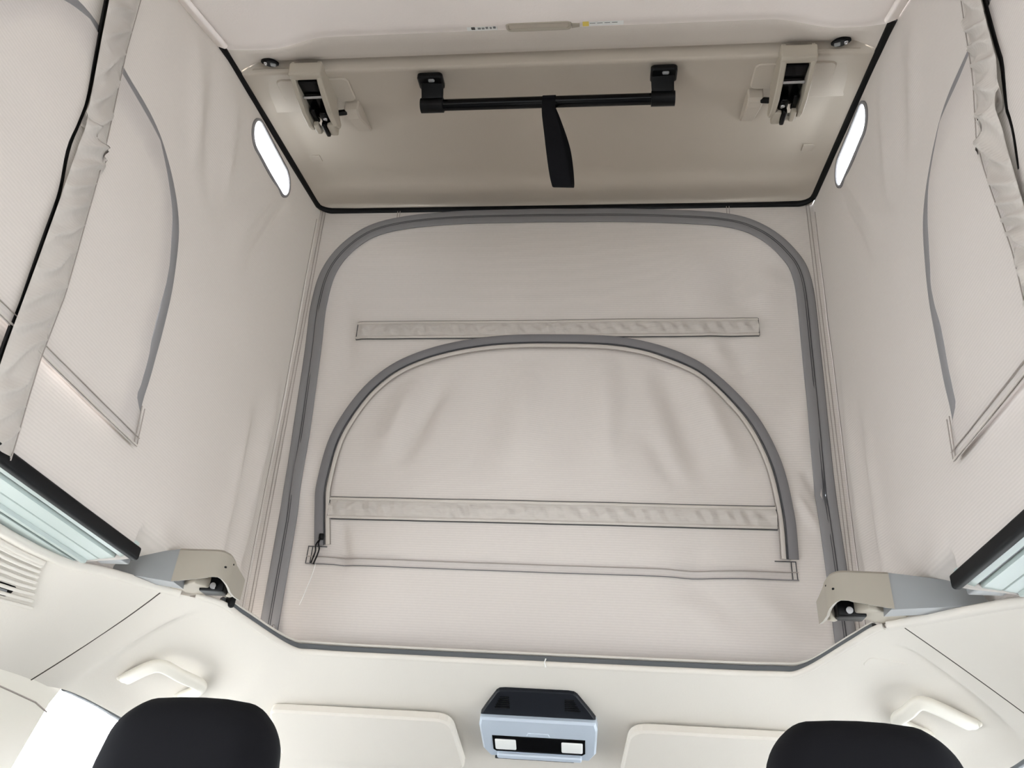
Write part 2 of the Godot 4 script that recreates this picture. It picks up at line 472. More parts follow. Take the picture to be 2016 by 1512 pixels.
func build_roof():
	var zs := []
	for r in roof_prof: zs.append(r[0])
	for k in range(1, 8): zs.append(lerpf(-1.365, -1.12, k / 8.0))
	for k in range(1, 6): zs.append(lerpf(-1.10, -1.02, k / 6.0))
	for k in 3: zs.append(-0.96 + k * 0.015)
	var z := -0.95
	while z < 1.3:
		zs.append(z + 0.00037); z += 0.004 if z < -0.86 else 0.06
	zs.sort()
	var nu := 96; var nv := zs.size() - 1
	var xs := func(a: float) -> float: return clampf((a * 2.0 - 1.0) * HW * 1.0, -HW, HW)
	var cut := 0
	while zs[cut] < -0.982: cut += 1
	var lower := zs.slice(0, cut + 1)
	var upper := [0.0, 0.004, 0.01, 0.018, 0.026, 0.034, 0.05, 0.1, 0.2, 0.4, 0.8, 1.3, 2.2]
	var mid := [-0.982, -0.979, -0.9775, -0.9765, -0.974, -0.972, -0.96, -0.945]
	var up := grid(nu, upper.size() - 1, func(a, b): return roof_at(xs.call(a), fold_z(xs.call(a)) + upper[roundi(b * (upper.size() - 1))] + 0.0001))
	var c := struct("ceiling", up, M.liner, "pale beige moulded roof liner sloping up towards the nose of the raised roof")
	part("edge_band", grid(nu, mid.size() + 3, func(a, b):
		var k := roundi(b * (mid.size() + 3)); var x: float = xs.call(a)
		return roof_at(x, mid[k] if k < mid.size() else lerpf(mid[-1], fold_z(x) - 0.0001, (k - mid.size() + 1) / 4.0))), M.band, c, "darker moulded band between the pale liner and the nose panel")
	part("nose_panel", grid(nu, lower.size() - 1, func(a, b): return roof_at(xs.call(a), lower[roundi(b * (lower.size() - 1))])), M.panel, c, "darker moulded panel carrying the latches and the grab bar")
	# outer shell above
	var shell := grid(2, 2, func(a, b): return Vector3(lerpf(-0.66, 0.66, a), 0, 0) + [Vector3(0, 2.70, -1.52), Vector3(0, 2.60, -0.92), Vector3(0, 1.62, 1.35)][roundi(b * 2)])
	part("roof_skin", shell, M.white, c)
	var nose := grid(2, 1, func(a, b): return Vector3(lerpf(-0.66, 0.66, a), [2.58, 2.70][roundi(b)], [-1.52, -1.52][roundi(b)]))
	part("roof_skin", nose, M.white, c)
	# dimples in the nose panel
	for s in [-1, 1]:
		part("dimple", rbox(Vector3(0.032, 0.004, 0.024), 0.0019, Transform3D(Basis().rotated(Vector3.RIGHT, 0.22), roof_at(s * 0.562, -1.288) + Vector3(0, -0.001, 0)), 3), M.panel, c)
		# small moulded step at each side of the panel
		part("corner_patch", rbox(Vector3(0.13, 0.006, 0.13), 0.0028, frame(Vector3.RIGHT, Vector3(0, 1, 0.22), roof_at(s * 0.53, -1.05) + Vector3(0, 0.001, 0)), 2), M.panel, c)
	# black seal round the nose
	for run in 1:
		var pts := []
		for s in [-1.0, 1.0]:
			var l := []
			for k in 16:
				var zz := lerpf(-0.905, -1.44, k / 15.0)
				l.append(Vector3(s * (HW - 0.004), rim_y(zz) + 0.001, zz))
			for k in range(1, 6):
				var a := PI / 2 * k / 6.0
				var zz := -1.445 - sin(a) * 0.04
				l.append(Vector3(s * (HW - 0.044 + cos(a) * 0.04), rim_y(zz), zz))
			if s > 0: l.reverse()
			pts.append_array(l)
			if s < 0:
				for k in range(1, 24): pts.append(Vector3(lerpf(-HW + 0.044, HW - 0.044, k / 24.0), rim_y(-1.486), -1.486))
		var sl := struct("trim_1", sweep(pts, rrect(0.013, 0.014, 0.005), Vector3(0, -0.97, -0.22)), M.seal, "black rubber seal running round the nose edge of the raised roof")
		sl.name = "trim_1"
	# soft edge strip where liner meets side canvas
	for s in [-1, 1]:
		var l := []
		for k in 40:
			var zz := lerpf(-0.90, 1.2, k / 39.0)
			l.append(Vector3(s * (HW - 0.012), rim_y(zz) - 0.006, zz))
		struct("trim_%d" % (2 if s < 0 else 3), sweep(l, rrect(0.024, 0.010, 0.0045), Vector3(s * 0.4, -0.9, -0.4)), M.liner, "beige edging strip between roof liner and %s canvas" % ("left" if s < 0 else "right"))

# ------------------------------------------------------------------ headliner of the cab and the sides
func knots(s: float) -> Array:
	var seam := Vector3(0.640, 1.548, -1.325) if s < 0 else Vector3(0.590, 1.545, -1.345)
	var qz := -1.365 if s < 0 else -1.46
	return [[Vector3(0, 1.502, -1.548), Vector3(0, 1.33, -1.93)], [Vector3(0.25, 1.502, -1.547), Vector3(0.30, 1.33, -1.925)],
		[Vector3(0.42, 1.503, -1.545), Vector3(0.60, 1.335, -1.89)], [Vector3(0.472, 1.506, -1.53), Vector3(0.76, 1.35, -1.80)],
		[Vector3(0.53, 1.530, -1.43), Vector3(0.83, 1.385, -1.66)], [Vector3(0.560, 1.543, -1.378), Vector3(0.845, 1.40, qz - 0.11)],
		[seam, Vector3(0.86, 1.39, qz)], [Vector3(0.69, 1.543, -1.235), Vector3(0.865, 1.375, -1.22)],
		[Vector3(0.728, 1.533, -1.14), Vector3(0.87, 1.36, -1.05)], [Vector3(0.738, 1.530, -0.95), Vector3(0.87, 1.355, -0.85)],
		[Vector3(0.738, 1.530, -0.4), Vector3(0.87, 1.35, -0.4)], [Vector3(0.738, 1.530, 1.3), Vector3(0.87, 1.35, 1.3)]]

func edge(s: float, t: float, w: int) -> Vector3:       # w 0 the rim, 1 the outer edge; t counts knots
	var k := knots(s)
	var i := clampi(int(t), 0, k.size() - 2)
	var a: Vector3 = k[i - 1][w] if i > 0 else k[1][w] * Vector3(-1, 1, 1)
	var d: Vector3 = k[mini(i + 2, k.size() - 1)][w]
	var p: Vector3 = k[i][w].cubic_interpolate(k[i + 1][w], a, d, t - i)
	return p * Vector3(s, 1, 1)

func lining(s: float, t: float, v: float) -> Vector3:
	var p := edge(s, t, 0); var q := edge(s, t, 1)
	var side := smoothstep(2.0, 5.5, t)
	var mid := (p + q) / 2.0 + Vector3(s * 0.022 * side, lerpf(0.006, 0.040, side), -0.09 * exp(-pow((t - 6.0) / 1.0, 2)))
	var bay := smoothstep(2.8, 3.6, t) * (1.0 - smoothstep(4.85, 5.2, t)) * smoothstep(0.05, 0.35, v) * (1.0 - smoothstep(0.8, 1.0, v))
	return p * (1 - v) * (1 - v) + mid * 2 * v * (1 - v) + q * v * v + Vector3(s * 0.006, 0.012, 0) * bay

func build_headliner():
	var c: MeshInstance3D
	var half := []
	# front part spans both sides in one sheet
	var front := grid(120, 18, func(a, b):
		var t: float = (a * 2.0 - 1.0) * 5.985
		return lining(signf(t) if t != 0 else 1.0, absf(t), b))
	c = struct("ceiling_001", front, M.head, "cream cab headliner in front of the roof opening above the front seats")
	for s in [-1, 1]:
		var l := []
		for k in 24:
			var p := lining(s, 6.0, k / 23.0)
			l.append(p + Vector3(0, 0.0012, 0))
		part("joint", tube(l, 0.0026, 6), M.seam, c)
		var side := "left" if s < 0 else "right"
		var w := grid(70, 16, func(a, b): return lining(s, 6.015 + a * 4.98, b) + Vector3(0, -0.0015, 0))
		struct("ceiling_%03d" % (2 if s < 0 else 3), w, M.head, "cream headliner panel along the %s side of the van beside the roof rail" % side)
		# rolled lip of the side panel
		var r := []
		for k in 60: r.append(edge(s, 5.7 + k / 59.0 * 4.9, 0) + Vector3(0, 0.003, 0))
		part("lip", sweep(r, rrect(0.020, 0.014, 0.006), Vector3(0, 1, 0)), M.head, c)
	# rim of the opening: lip, dark channel, pale bead
	var lip := []; var chan := []; var bead := []
	for k in 121:
		var t := (k / 60.0 - 1.0) * 5.45
		var s := -1.0 if t < 0 else 1.0
		var p := edge(s, absf(t), 0)
		var q := edge(s, absf(t), 1) - p; q.y = 0; q = q.normalized()
		lip.append(p + Vector3(0, 0.003, 0))
		var fade := 1.0 - smoothstep(4.2, 5.3, absf(t))
		if absf(t) < 4.9: chan.append(p + q * 0.012 + Vector3(0, 0.011 + 0.002 * fade, 0))
		if absf(t) < 5.1: bead.append(p + q * 0.020 + Vector3(0, 0.026, 0))
	var tr := struct("trim_4", sweep(lip, rrect(0.011, 0.011, 0.005), Vector3(0, 1, 0)), M.head, "cream lip with dark channel round the front edge of the roof opening")
	part("channel", sweep(chan, rrect(0.012, 0.014, 0.003), Vector3(0, 1, 0)), M.channel, tr, "dark grey channel")
	part("bead", tube(bead, 0.003, 6, Vector3.UP), M.head, tr)
	var tie := [edge(1.0, 0.03, 0) + Vector3(0.008, 0.012, 0.004), edge(1.0, 0.03, 0) + Vector3(0.006, 0.004, 0.008), edge(1.0, 0.03, 0) + Vector3(0.009, -0.004, 0.009)]
	part("tag_end", tube(tie, 0.0012, 6), M.white, tr, "white thread end at the middle of the lip")
	# clip cover embossed on the right
	var p0 := lining(1, 3.98, 0.12)
	var px := (lining(1, 4.2, 0.26) - p0).normalized()
	var py := (lining(1, 3.78, 0.14) - p0).normalized()
	part("clip_cover", prism(rrect(0.072, 0.030, 0.010), 0.004, 0.001, frame(px, py, lining(1, 4.0, 0.205) + Vector3(0, -0.001, 0))), M.head, c)

func build_vent(s: int):
	var side := "left" if s < 0 else "right"
	var a0 := lining(s, 9.0, 0.3)
	var v := thing("roof_vent", "ribbed cream air duct cover on the %s headliner beside the roof rail" % side, "vent", a0, "ribbed duct covers")
	for k in 8:
		var l := []
		for i in 16:
			var t := lerpf(lerpf(7.95, 7.2, k / 7.0) + (0.0 if s < 0 else -0.35), 9.9, i / 15.0)
			l.append(lining(s, t, 0.09 + k * 0.055) + Vector3(-s * 0.002, -0.003, 0))
		part("rib", sweep(l, circle(0.0045, 8, 0.0028), Vector3(0, 1, 0)), M.head, v)
	var l2 := []
	for i in 20: l2.append(lining(s, lerpf(8.0 if s < 0 else 7.5, 9.9, i / 19.0), 0.05) + Vector3(0, -0.002, 0))
	part("rim", tube(l2, 0.005, 8), M.head, v)
	var p := lining(s, 7.62, 0.40)
	var xf := frame(lining(s, 8.0, 0.40) - p, lining(s, 7.62, 0.6) - p, p)
	part("nozzle", prism(rrect(0.05, 0.022, 0.006), 0.006, 0.001, xf.translated_local(Vector3(0.026, 0, -0.004))), M.black, v, "dark air nozzle")
	part("nozzle_blade", prism(rrect(0.03, 0.007, 0.003), 0.009, 0.001, xf.translated_local(Vector3(0.026, 0.003, -0.006))), M.satin, v)

# ------------------------------------------------------------------ the zipped panel
func zigzag_strip(parent: Node3D, u0: float, u1: float, v0: float, v1: float, h: float, lift: float, sd: float):
	var st := grid(360, 10, func(a, b):
		var u := lerpf(u0, u1, a)
		var e := sin(PI * b)
		var ph: float = u / 0.034 + 0.6 * noise.get_noise_2d(u * 5.0, sd) + b * 0.55
		var wv := absf(fposmod(ph, 1.0) * 2.0 - 1.0)
		var o := lift + 0.0025 + 0.0075 * e * (wv * 0.9 + 0.45 * fine.get_noise_2d(u * 30.0, b * 2.0 + sd))
		var v: float = lerpf(v0, v1, a) + (b - 0.5) * h
		return fp(u, v, o + fwr(u, v)),
		func(a, b): return Vector2(lerpf(u0, u1, a), b * h))
	var s := part("gathered_strip", st, M.sleeve, parent, "narrow ruched fabric strip")
	for k in [-1, 1]:
		var l := []
		for i in 60:
			var u := lerpf(u0, u1, i / 59.0); var v: float = lerpf(v0, v1, i / 59.0) + k * h / 2
			l.append(fp(u, v, lift + 0.003 + fwr(u, v)))
		var hm := sweep(l, ribbon(0.006, 0.0022), FN, true, false)
		if parent.get_parent() == self: part("hem", hm, M.hem, s)
		else: part("hem", hm, M.hem, parent)
		var l2 := []
		for q in l: l2.append(q + FY * k * 0.0042 * (1 if k > 0 else 1) - FN * 0.001)
		var stt := tube(l2, 0.0011, 5)
		if parent.get_parent() == self: part("stitching", stt, M.teeth, s)
		else: part("stitching", stt, M.teeth, parent)
	for e in 2:
		var u: float = [u0, u1][e]; var v: float = [v0, v1][e]
		var en := tube([fp(u, v - h / 2 - 0.003, lift + 0.003 + fwr(u, v)), fp(u, v + h / 2 + 0.003, lift + 0.003 + fwr(u, v))], 0.0013, 6)
		part("stitching", en, M.teeth, s if parent.get_parent() == self else parent)

func zip_pull(parent: Node3D, at: Vector3, down: Vector3):
	var l := curve([at, at + down * 0.016 + FN * 0.006, at + down * 0.03 + Vector3(0.004, 0, 0.003), at + down * 0.06 + FN * 0.003])
	var l2 := curve([at + Vector3(0.003, 0, 0), at + down * 0.018 + FN * 0.007 + Vector3(-0.004, 0, 0), at + down * 0.034 + Vector3(-0.003, 0, 0.003), at + down * 0.058 + FN * 0.003 + Vector3(-0.006, 0, 0)])
	part("zip_pull", join([rbox(Vector3(0.011, 0.014, 0.006), 0.0028, frame(Vector3.RIGHT, FY, at), 2), tube(l, 0.0016, 6), tube(l2, 0.0016, 6)]), M.black, parent, "black zip slider with knotted cord")

func build_zip_panel():
	var z := thing("canvas_panel", "large arched zip-out panel filling the front canvas with dark grey zip edge", "canvas panel", fp(0, 0))
	var arch := curve(arch_pts, 8)
	var n := arch.size() - 1
	var inner := []
	for i in n + 1:
		var t: Vector2 = (arch[mini(i + 1, n)] - arch[maxi(i - 1, 0)]).normalized()
		inner.append(arch[i] + Vector2(t.y, -t.x) * 0.030)
	# fabric: rows from the middle line to the edge, a fan of fine strips
	var body := grid(170, 150, func(a, b):
		var u := lerpf(-0.56, 0.565, a)
		var top := arch_top(inner, u)
		var v: float = lerpf(-0.04, top, b)
		var uu := clampf(u, side_u(inner, v, -1), side_u(inner, v, 1))
		return fp(uu, v, 0.003 + fwr(uu, v)),
		func(a, b): return Vector2(lerpf(-0.56, 0.565, a), arch_top(inner, lerpf(-0.56, 0.565, a)) * b),
		func(a, b):
			var u := lerpf(-0.56, 0.565, a)
			var v: float = lerpf(-0.04, arch_top(inner, u), b)
			return v > 0.21 and v < arch_top(moon_pts, u) - 0.035 and absf(u) < 0.46)
	part("panel_cloth", body, M.canvas, z)
	part("zip_tape", sweep(lay(arch, 0.007, 0.009), ribbon(0.018), FN), M.tape, z)
	part("zip_tape", sweep(lay(arch, 0.0085, 0.0295), ribbon(0.021), FN), M.tape, z)
	part("zip_teeth", join([tube(lay(arch, 0.0085, 0.0185), 0.0016, 6), tube(lay(arch, 0.0095, 0.0225), 0.0012, 6), tube(lay(arch, 0.006, 0.0), 0.0012, 6)]), M.teeth, z, "dark closed zip coil")
	zip_pull(z, fp(-0.548, 0.035, 0.014), Vector3(0.25, -0.6, 0.3).normalized())
	part("zip_bead", rbox(Vector3(0.008, 0.018, 0.008), 0.0035, frame(Vector3(1, 0.4, 0), FY, fp(-0.536, 0.05, 0.02)), 3), M.steel, z, "bright metal zip end")
	zigzag_strip(z, -0.464, 0.462, 0.739, 0.750, 0.038, 0.005, 2.0)
	# half-moon flap
	var moon := curve(moon_pts, 8)
	var mi := []
	for i in moon.size():
		var t: Vector2 = (moon[mini(i + 1, moon.size() - 1)] - moon[maxi(i - 1, 0)]).normalized()
		mi.append(moon[i] + Vector2(t.y, -t.x) * 0.018)
	var flap := grid(150, 100, func(a, b):
		var u := lerpf(-0.497, 0.499, a)
		var top := maxf(arch_top(mi, u), 0.185)
		var v := lerpf(0.184, top, b)
		var uu := u if v < 0.215 else clampf(u, side_u(mi, v, -1), side_u(mi, v, 1))
		return fp(uu, v, 0.0065 + 1.15 * fwr(uu, v)),
		func(a, b): return Vector2(lerpf(-0.497, 0.499, a), lerpf(0.184, maxf(arch_top(mi, lerpf(-0.497, 0.499, a)), 0.185), b)))
	var f := part("half_moon_flap", flap, M.canvas, z, "half-moon window flap closed by its own zip")
	part("zip_tape", sweep(lay(moon, 0.011, 0.009), ribbon(0.020), FN), M.tape_dark, f)
	part("zip_teeth", join([tube(lay(moon, 0.012, 0.0195), 0.0014, 6), tube(lay(moon, 0.012, 0.0225), 0.0009, 6)]), M.teeth, f)
	part("hem", sweep(lay(moon, 0.0108, 0.0275), ribbon(0.009, 0.0018), FN), M.hem, f)
	part("stitching", tube(lay(moon, 0.0108, 0.0335), 0.0009, 5), M.stitch, f)
	for k in 2:
		var l := []
		for i in 50:
			var u := lerpf(-0.497, 0.499, i / 49.0)
			l.append(fp(u, 0.186 + 0.015 * k - 0.002 * sin(PI * i / 49.0), 0.009 + fwr(u, 0.19) * 1.15))
		part("stitching", tube(l, 0.0011, 5), M.tape_dark if k == 0 else M.stitch, f)
	for s in [-1, 1]:
		for k in 2:
			part("stitching", tube([fp(s * (0.497 - 0.009 * k), 0.186, 0.0085), fp(s * (0.496 - 0.009 * k), 0.222, 0.0085)], 0.0011, 5), M.teeth, f)
		part("stitching", tube([fp(s * 0.497, 0.222, 0.0085), fp(s * 0.456, 0.222, 0.0085)], 0.0011, 5), M.teeth, f)
	zigzag_strip(f, -0.465, 0.466, 0.306, 0.309, 0.040, 0.0085, 9.0)
	zip_pull(f, fp(-0.470, 0.242, 0.014), -FY + Vector3(-0.1, 0, 0.05))
	part("loose_thread", tube(curve([fp(-0.474, 0.185, 0.012), fp(-0.478, 0.16, 0.012), fp(-0.484, 0.135, 0.013), fp(-0.49, 0.115, 0.012), fp(-0.495, 0.10, 0.012)]), 0.0006, 5), M.white, f, "loose white thread")

func arch_top(pts: Array, u: float) -> float:
	var best := 0.0
	for i in pts.size() - 1:
		var a: Vector2 = pts[i]; var b: Vector2 = pts[i + 1]
		if (a.x - u) * (b.x - u) <= 0.0 and absf(a.x - b.x) > 1e-6: best = maxf(best, lerpf(a.y, b.y, (u - a.x) / (b.x - a.x)))
	return best

func side_u(pts: Array, v: float, s: int) -> float:
	var best := 0.0
	for i in pts.size() - 1:
		var a: Vector2 = pts[i]; var b: Vector2 = pts[i + 1]
		if (a.y - v) * (b.y - v) <= 0.0 and absf(a.y - b.y) > 1e-6:
			var u := lerpf(a.x, b.x, (v - a.y) / (b.y - a.y))
			best = minf(best, u) if s < 0 else maxf(best, u)
	return best if best != 0.0 else s * 0.6

# ------------------------------------------------------------------ side window flaps and their gathered sleeves
var flap_front := [Vector2(-1.064, 1.690), Vector2(-1.050, 1.76), Vector2(-1.045, 1.83), Vector2(-1.020, 1.975), Vector2(-0.968, 2.082), Vector2(-0.862, 2.152), Vector2(-0.745, 2.158)]

func behind_flap(q: Vector2) -> bool:       # the window opening that the flap closes, q = (z, y)
	return q.y > 1.72 and q.y < 2.11 and q.x > flap_edge(flap_front, q.y) + 0.055 and q.x < -1.49 - flap_edge(flap_front, q.y) - 0.055

func build_side_flap(s: int):
	var side := "left" if s < 0 else "right"
	var zc := -0.745
	var front := curve(flap_front, 10)
	var rim := front.duplicate()
	for i in range(front.size() - 2, -1, -1): rim.append(Vector2(2 * zc - front[i].x, front[i].y))
	var f := thing("window_flap", "D-shaped beige canvas window flap with grey zip edge on the %s canvas" % side, "canvas flap", sp(s, zc, 1.69), "side window flaps")
	var wav := func(y: float) -> float:
		return 0.010 + 0.006 * noise.get_noise_2d(y * 7.0, s * 4.0 + 1.0) + 0.003 * sin(y * 31.0 + s)
	var lo := 1.690
	var cloth := grid(90, 60, func(a, b):
		var y := lerpf(lo, 2.143, b)
		var e := flap_edge(front, y)
		var k: float = e + (wav.call(y) + 0.021) * smoothstep(1.735, 1.765, y)
		var zz := lerpf(k, 2 * zc - k, a)
		var bulge := 0.010 + 0.003 * sin(PI * b) * sin(PI * a) + 0.003 * fine.get_noise_3d(zz * 4.0, y * 4.0, s)
		return sp(s, zz, y, bulge),
		func(a, b): return Vector2(lerpf(-1.05, -0.44, a), lerpf(lo, 2.15, b)))
	part("flap_cloth", cloth, M.canvas, f)
	var tp := []
	for q in rim: tp.append(sp(s, q.x + (0.011 if q.x < zc else -0.011) * (1.0 - smoothstep(2.0, 2.14, q.y)), q.y - 0.010 * smoothstep(2.0, 2.14, q.y), 0.004))
	var tape_run := tp.slice(8, tp.size() - 8)
	part("zip_tape", sweep(tape_run, ribbon(0.024, 0.0015), Vector3(-s, 0, 0)), M.tape, f, "grey zip tape round the flap")
	for k in 2:
		var l := []
		for i in 30:
			var zz := lerpf(-1.062, -0.43, i / 29.0)
			l.append(sp(s, zz, lo + 0.003 + 0.013 * k, 0.0125))
		part("hem" if k == 0 else "stitching", tube(l, 0.0016 if k == 0 else 0.0009, 5), M.hem if k == 0 else M.stitch, f)
		var m := []
		for i in 8: m.append(sp(s, -1.060 + 0.009 * k + 0.010 * i / 7.0, lo + 0.003 + i * 0.0085, 0.0130))
		part("stitching", tube(m, 0.0009, 5), M.stitch, f)
	# gathered sleeve: an upper and a lower length that overlap in a tuck
	var sl := thing("elastic_sleeve", "ruched beige canvas sleeve over an elastic cord running up the %s canvas" % side, "sleeve", sp(s, -0.80, 1.56), "gathered sleeves on the side canvas")
	var rear := [[1.54, -0.775], [1.668, -0.757], [1.78, -0.744], [1.985, -0.717], [2.03, -0.705], [2.204, -0.650], [2.34, -0.600]]
	var fore := [[1.54, -0.846], [1.578, -0.840], [1.684, -0.824], [1.78, -0.817], [1.99, -0.776], [2.02, -0.768], [2.173, -0.727], [2.294, -0.703], [2.34, -0.69]]
	if s > 0:
		rear = [[1.54, -0.770], [1.83, -0.745], [1.94, -0.735], [1.99, -0.728], [2.05, -0.697], [2.168, -0.681], [2.34, -0.640]]
		fore = [[1.54, -0.835], [1.825, -0.800], [1.966, -0.798], [2.01, -0.794], [2.086, -0.760], [2.233, -0.724], [2.34, -0.70]]
	for part_no in 2:
		var y0: float = [1.552, 1.995][part_no]; var y1: float = [2.015, 2.335][part_no]
		var cl := grid(20, 130, func(a, b):
			var y := lerpf(y0, y1, b)
			var zr := lin(rear, y) + 0.017; var zf := lin(fore, y) + 0.017
			if part_no == 0: zf -= 0.005 * smoothstep(1.95, 2.0, y); zr += 0.004 * smoothstep(1.95, 2.0, y)
			zf -= 0.004 * fine.get_noise_2d(y * 9.0, 3.0 + s)
			var zz := lerpf(zf, zr, a)
			var e := sin(PI * clampf(a, 0.0, 1.0) * 0.78)
			var ru := (1.0 - 1.8 * pow(absf(sin(PI * (y / 0.040 + 1.9 * a + 1.3 * noise.get_noise_2d(y * 4.0, s + 5.0)))), 0.7)) * (0.55 + 0.6 * absf(noise.get_noise_2d(y * 9.0, s + 8.0)))
			var o := 0.013 + 0.012 * e + 0.0125 * sqrt(sin(PI * a)) * ru + 0.003 * sin(PI * a) * fine.get_noise_3d(zz * 16.0, y * 8.0, s * 2.0)
			if part_no == 0: o += 0.006 * smoothstep(1.955, 2.0, y) * (1.0 - smoothstep(2.005, 2.016, y)) * (0.5 + e * 0.5)
			if part_no == 1: o -= 0.006 * (1.0 - smoothstep(2.0, 2.03, y))
			return sp(s, zz, y + (0.012 * (1.0 - a) * -1.0 if part_no == 0 and b > 0.97 else 0.0), o),
			func(a, b): return Vector2(a * 0.08, b * 0.4))
		part("sleeve_cloth", cl, M.sleeve, sl)
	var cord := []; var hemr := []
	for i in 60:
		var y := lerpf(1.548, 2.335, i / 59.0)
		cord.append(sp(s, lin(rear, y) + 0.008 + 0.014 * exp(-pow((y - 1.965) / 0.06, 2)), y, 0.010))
		hemr.append(sp(s, lin(fore, y) + 0.021, y, 0.0175))
	part("stitching", tube(hemr, 0.0008, 5), M.stitch, sl)
	part("shadow_gap_strip", sweep(cord, rrect(0.008, 0.005, 0.0022), Vector3(-s, 0, 0)), M.black, sl, "black strip drawing the shadow gap and cord behind the sleeve edge")  # black colour stands for the shaded gap and cord along the sleeve edge

func flap_edge(front: Array, y: float) -> float:
	for i in front.size() - 1:
		if y <= front[i + 1].y: return remap(y, front[i].y, front[i + 1].y, front[i].x, front[i + 1].x)
	return front[-1].x

# ------------------------------------------------------------------ fittings under the roof
const RX := Vector3(1, 0, 0)
const RS := Vector3(0, 0.2149, -0.9766)      # forward along the nose
const RD := Vector3(0, -0.9766, -0.2149)     # down out of it
func rp(x: float, z: float, d := 0.0) -> Vector3:      # x across, z where it sits on the nose, d hanging down
	return Vector3(x, 2.47 - 0.22 * (z + 0.92), z) + RD * d

func build_roof_fittings():
	for s in [-1, 1]: build_latch(s)
	for s in [-1, 1]:
		var side := "left" if s < 0 else "right"
		var e := thing("cord_eyelet", "small black screwed eyelet on the roof liner beside the %s latch" % side, "eyelet", rp(s * 0.542, -0.968), "black roof eyelets")
		var xf := frame(Vector3(1, 0, s * 0.25), -RS, rp(s * 0.542, -0.972, 0.006) + Vector3(0, 0.014, 0))
		var fig := []
		for i in 28:
			var a := TAU * i / 28.0
			fig.append(Vector2(cos(a) * 0.0175, sin(a) * (0.0085 - 0.0016 * cos(2 * a))))
		part("plate", prism(fig, 0.008, 0.002, xf.translated_local(Vector3(0, 0, -0.012))), M.black, e)
		part("screw", rbox(Vector3(0.008, 0.008, 0.006), 0.0028, xf.translated_local(Vector3(s * 0.008, 0, -0.0045)), 3), M.steel, e)
		part("hole", rbox(Vector3(0.011, 0.009, 0.004), 0.0018, xf.translated_local(Vector3(-s * 0.007, 0, -0.0042)), 3), M.satin, e)
	# grab bar
	var g := thing("grab_bar", "black tubular bar on two brackets across the roof nose panel", "bar", rp(0, -1.03))
	var zb := -1.046; var db := 0.040
	part("bar", tube([rp(-0.225, zb, db), rp(-0.07, zb, db), rp(0.07, zb, db), rp(0.225, zb, db)], 0.0112, 20, Vector3.UP), M.gloss, g)
	for s in [-1, 1]:
		var x: float = s * 0.226
		var b := part("bracket", prism(rrect(0.050, 0.040, 0.007), 0.013, 0.003, frame(RX, RS, rp(x, -1.020, 0.010))), M.black, g)
		b.mesh = join([b.mesh,
			sweep(curve([rp(x - s * 0.002, -1.022, 0.006), rp(x - s * 0.001, -1.034, 0.018), rp(x, -1.042, 0.030), rp(x, -1.046, 0.040)]), rrect(0.044, 0.014, 0.004), RD, true, false, func(t): return Vector2(1.0 - 0.06 * t, 1.0)),
			tube([rp(x - 0.0225, zb, db), rp(x - 0.0215, zb, db), rp(x + 0.0215, zb, db), rp(x + 0.0225, zb, db)], 0.0145, 18, Vector3.UP)])
		part("screw", rbox(Vector3(0.013, 0.008, 0.006), 0.003, frame(RX, RS, rp(x + 0.003, -1.010, 0.010)), 3), M.satin, g, "grey screw head")
	# strap
	var st := thing("pull_strap", "black webbing loop hanging from the middle of the roof bar", "strap", rp(0.008, zb, db))
	var top := rp(0.006, zb, db)
	var path := curve([top + Vector3(0.001, -0.012, 0.014), top + Vector3(0.003, -0.05, 0.017), top + Vector3(0.014, -0.12, 0.020), top + Vector3(0.027, -0.205, 0.020), top + Vector3(0.032, -0.230, 0.012), top + Vector3(0.035, -0.231, 0.0), top + Vector3(0.037, -0.21, -0.010), top + Vector3(0.028, -0.12, -0.014), top + Vector3(0.010, -0.04, -0.013), top + Vector3(0.001, -0.006, -0.013)], 8)
	var ups := []
	for i in path.size():
		var t := float(i) / (path.size() - 1)
		ups.append(Vector3(-0.1, 0.0, 1.0).lerp(Vector3(-0.75, -0.05, 0.6), smoothstep(0.2, 0.5, t) * (1.0 - smoothstep(0.6, 1.0, t))).normalized() * (1.0 if t < 0.5 else 1.0))
	# flat band: width across x, turning over at the bottom
	var band := SurfaceTool.new(); band.begin(Mesh.PRIMITIVE_TRIANGLES)
	var rows := []
	for i in path.size():
		var t := float(i) / (path.size() - 1)
		var w := 0.013 + 0.005 * smoothstep(0.05, 0.35, t) * (1.0 - smoothstep(0.7, 1.0, t))
		var tw := 0.22 * sin(PI * t)
		var ax := Vector3(cos(tw), 0.05, -sin(tw) * 0.5).normalized()
		var tg: Vector3 = (path[mini(i + 1, path.size() - 1)] - path[maxi(i - 1, 0)]).normalized()
		var nn := tg.cross(ax).normalized() * 0.001
		rows.append([path[i] - ax * w - nn, path[i] + ax * w - nn, path[i] + ax * w + nn, path[i] - ax * w + nn])
	for i in rows.size() - 1:
		for j in 4:
			band.set_smooth_group(j)
			tri_quad(band, rows[i][j], rows[i][(j + 1) % 4], rows[i + 1][(j + 1) % 4], rows[i + 1][j])
	band.generate_normals()
	part("webbing", band.commit(), M.cloth, st)
	var lp := []
	for i in 15:
		var a := -0.6 + (PI + 1.2) * i / 14.0
		lp.append(top + Vector3(0.001, sin(a) * 0.0105, cos(a) * 0.0125))
	part("loop", sweep(lp, rrect(0.0016, 0.026, 0.0006, 2), Vector3.RIGHT), M.cloth, st)
	# recess with its finger grip, and the two stickers, on the slope of the liner
	var rc := thing("recess_handle", "slim beige recessed grip moulded between the two roof stickers", "handle", cl(-0.004, -0.893))
	part("tray", sweep(ringp(-0.004, -0.890, 0.112, 0.022, 0.006), circle(0.0028, 8), Vector3(0, -0.91, 0.41), true, false, null, false), M.fitting, rc)
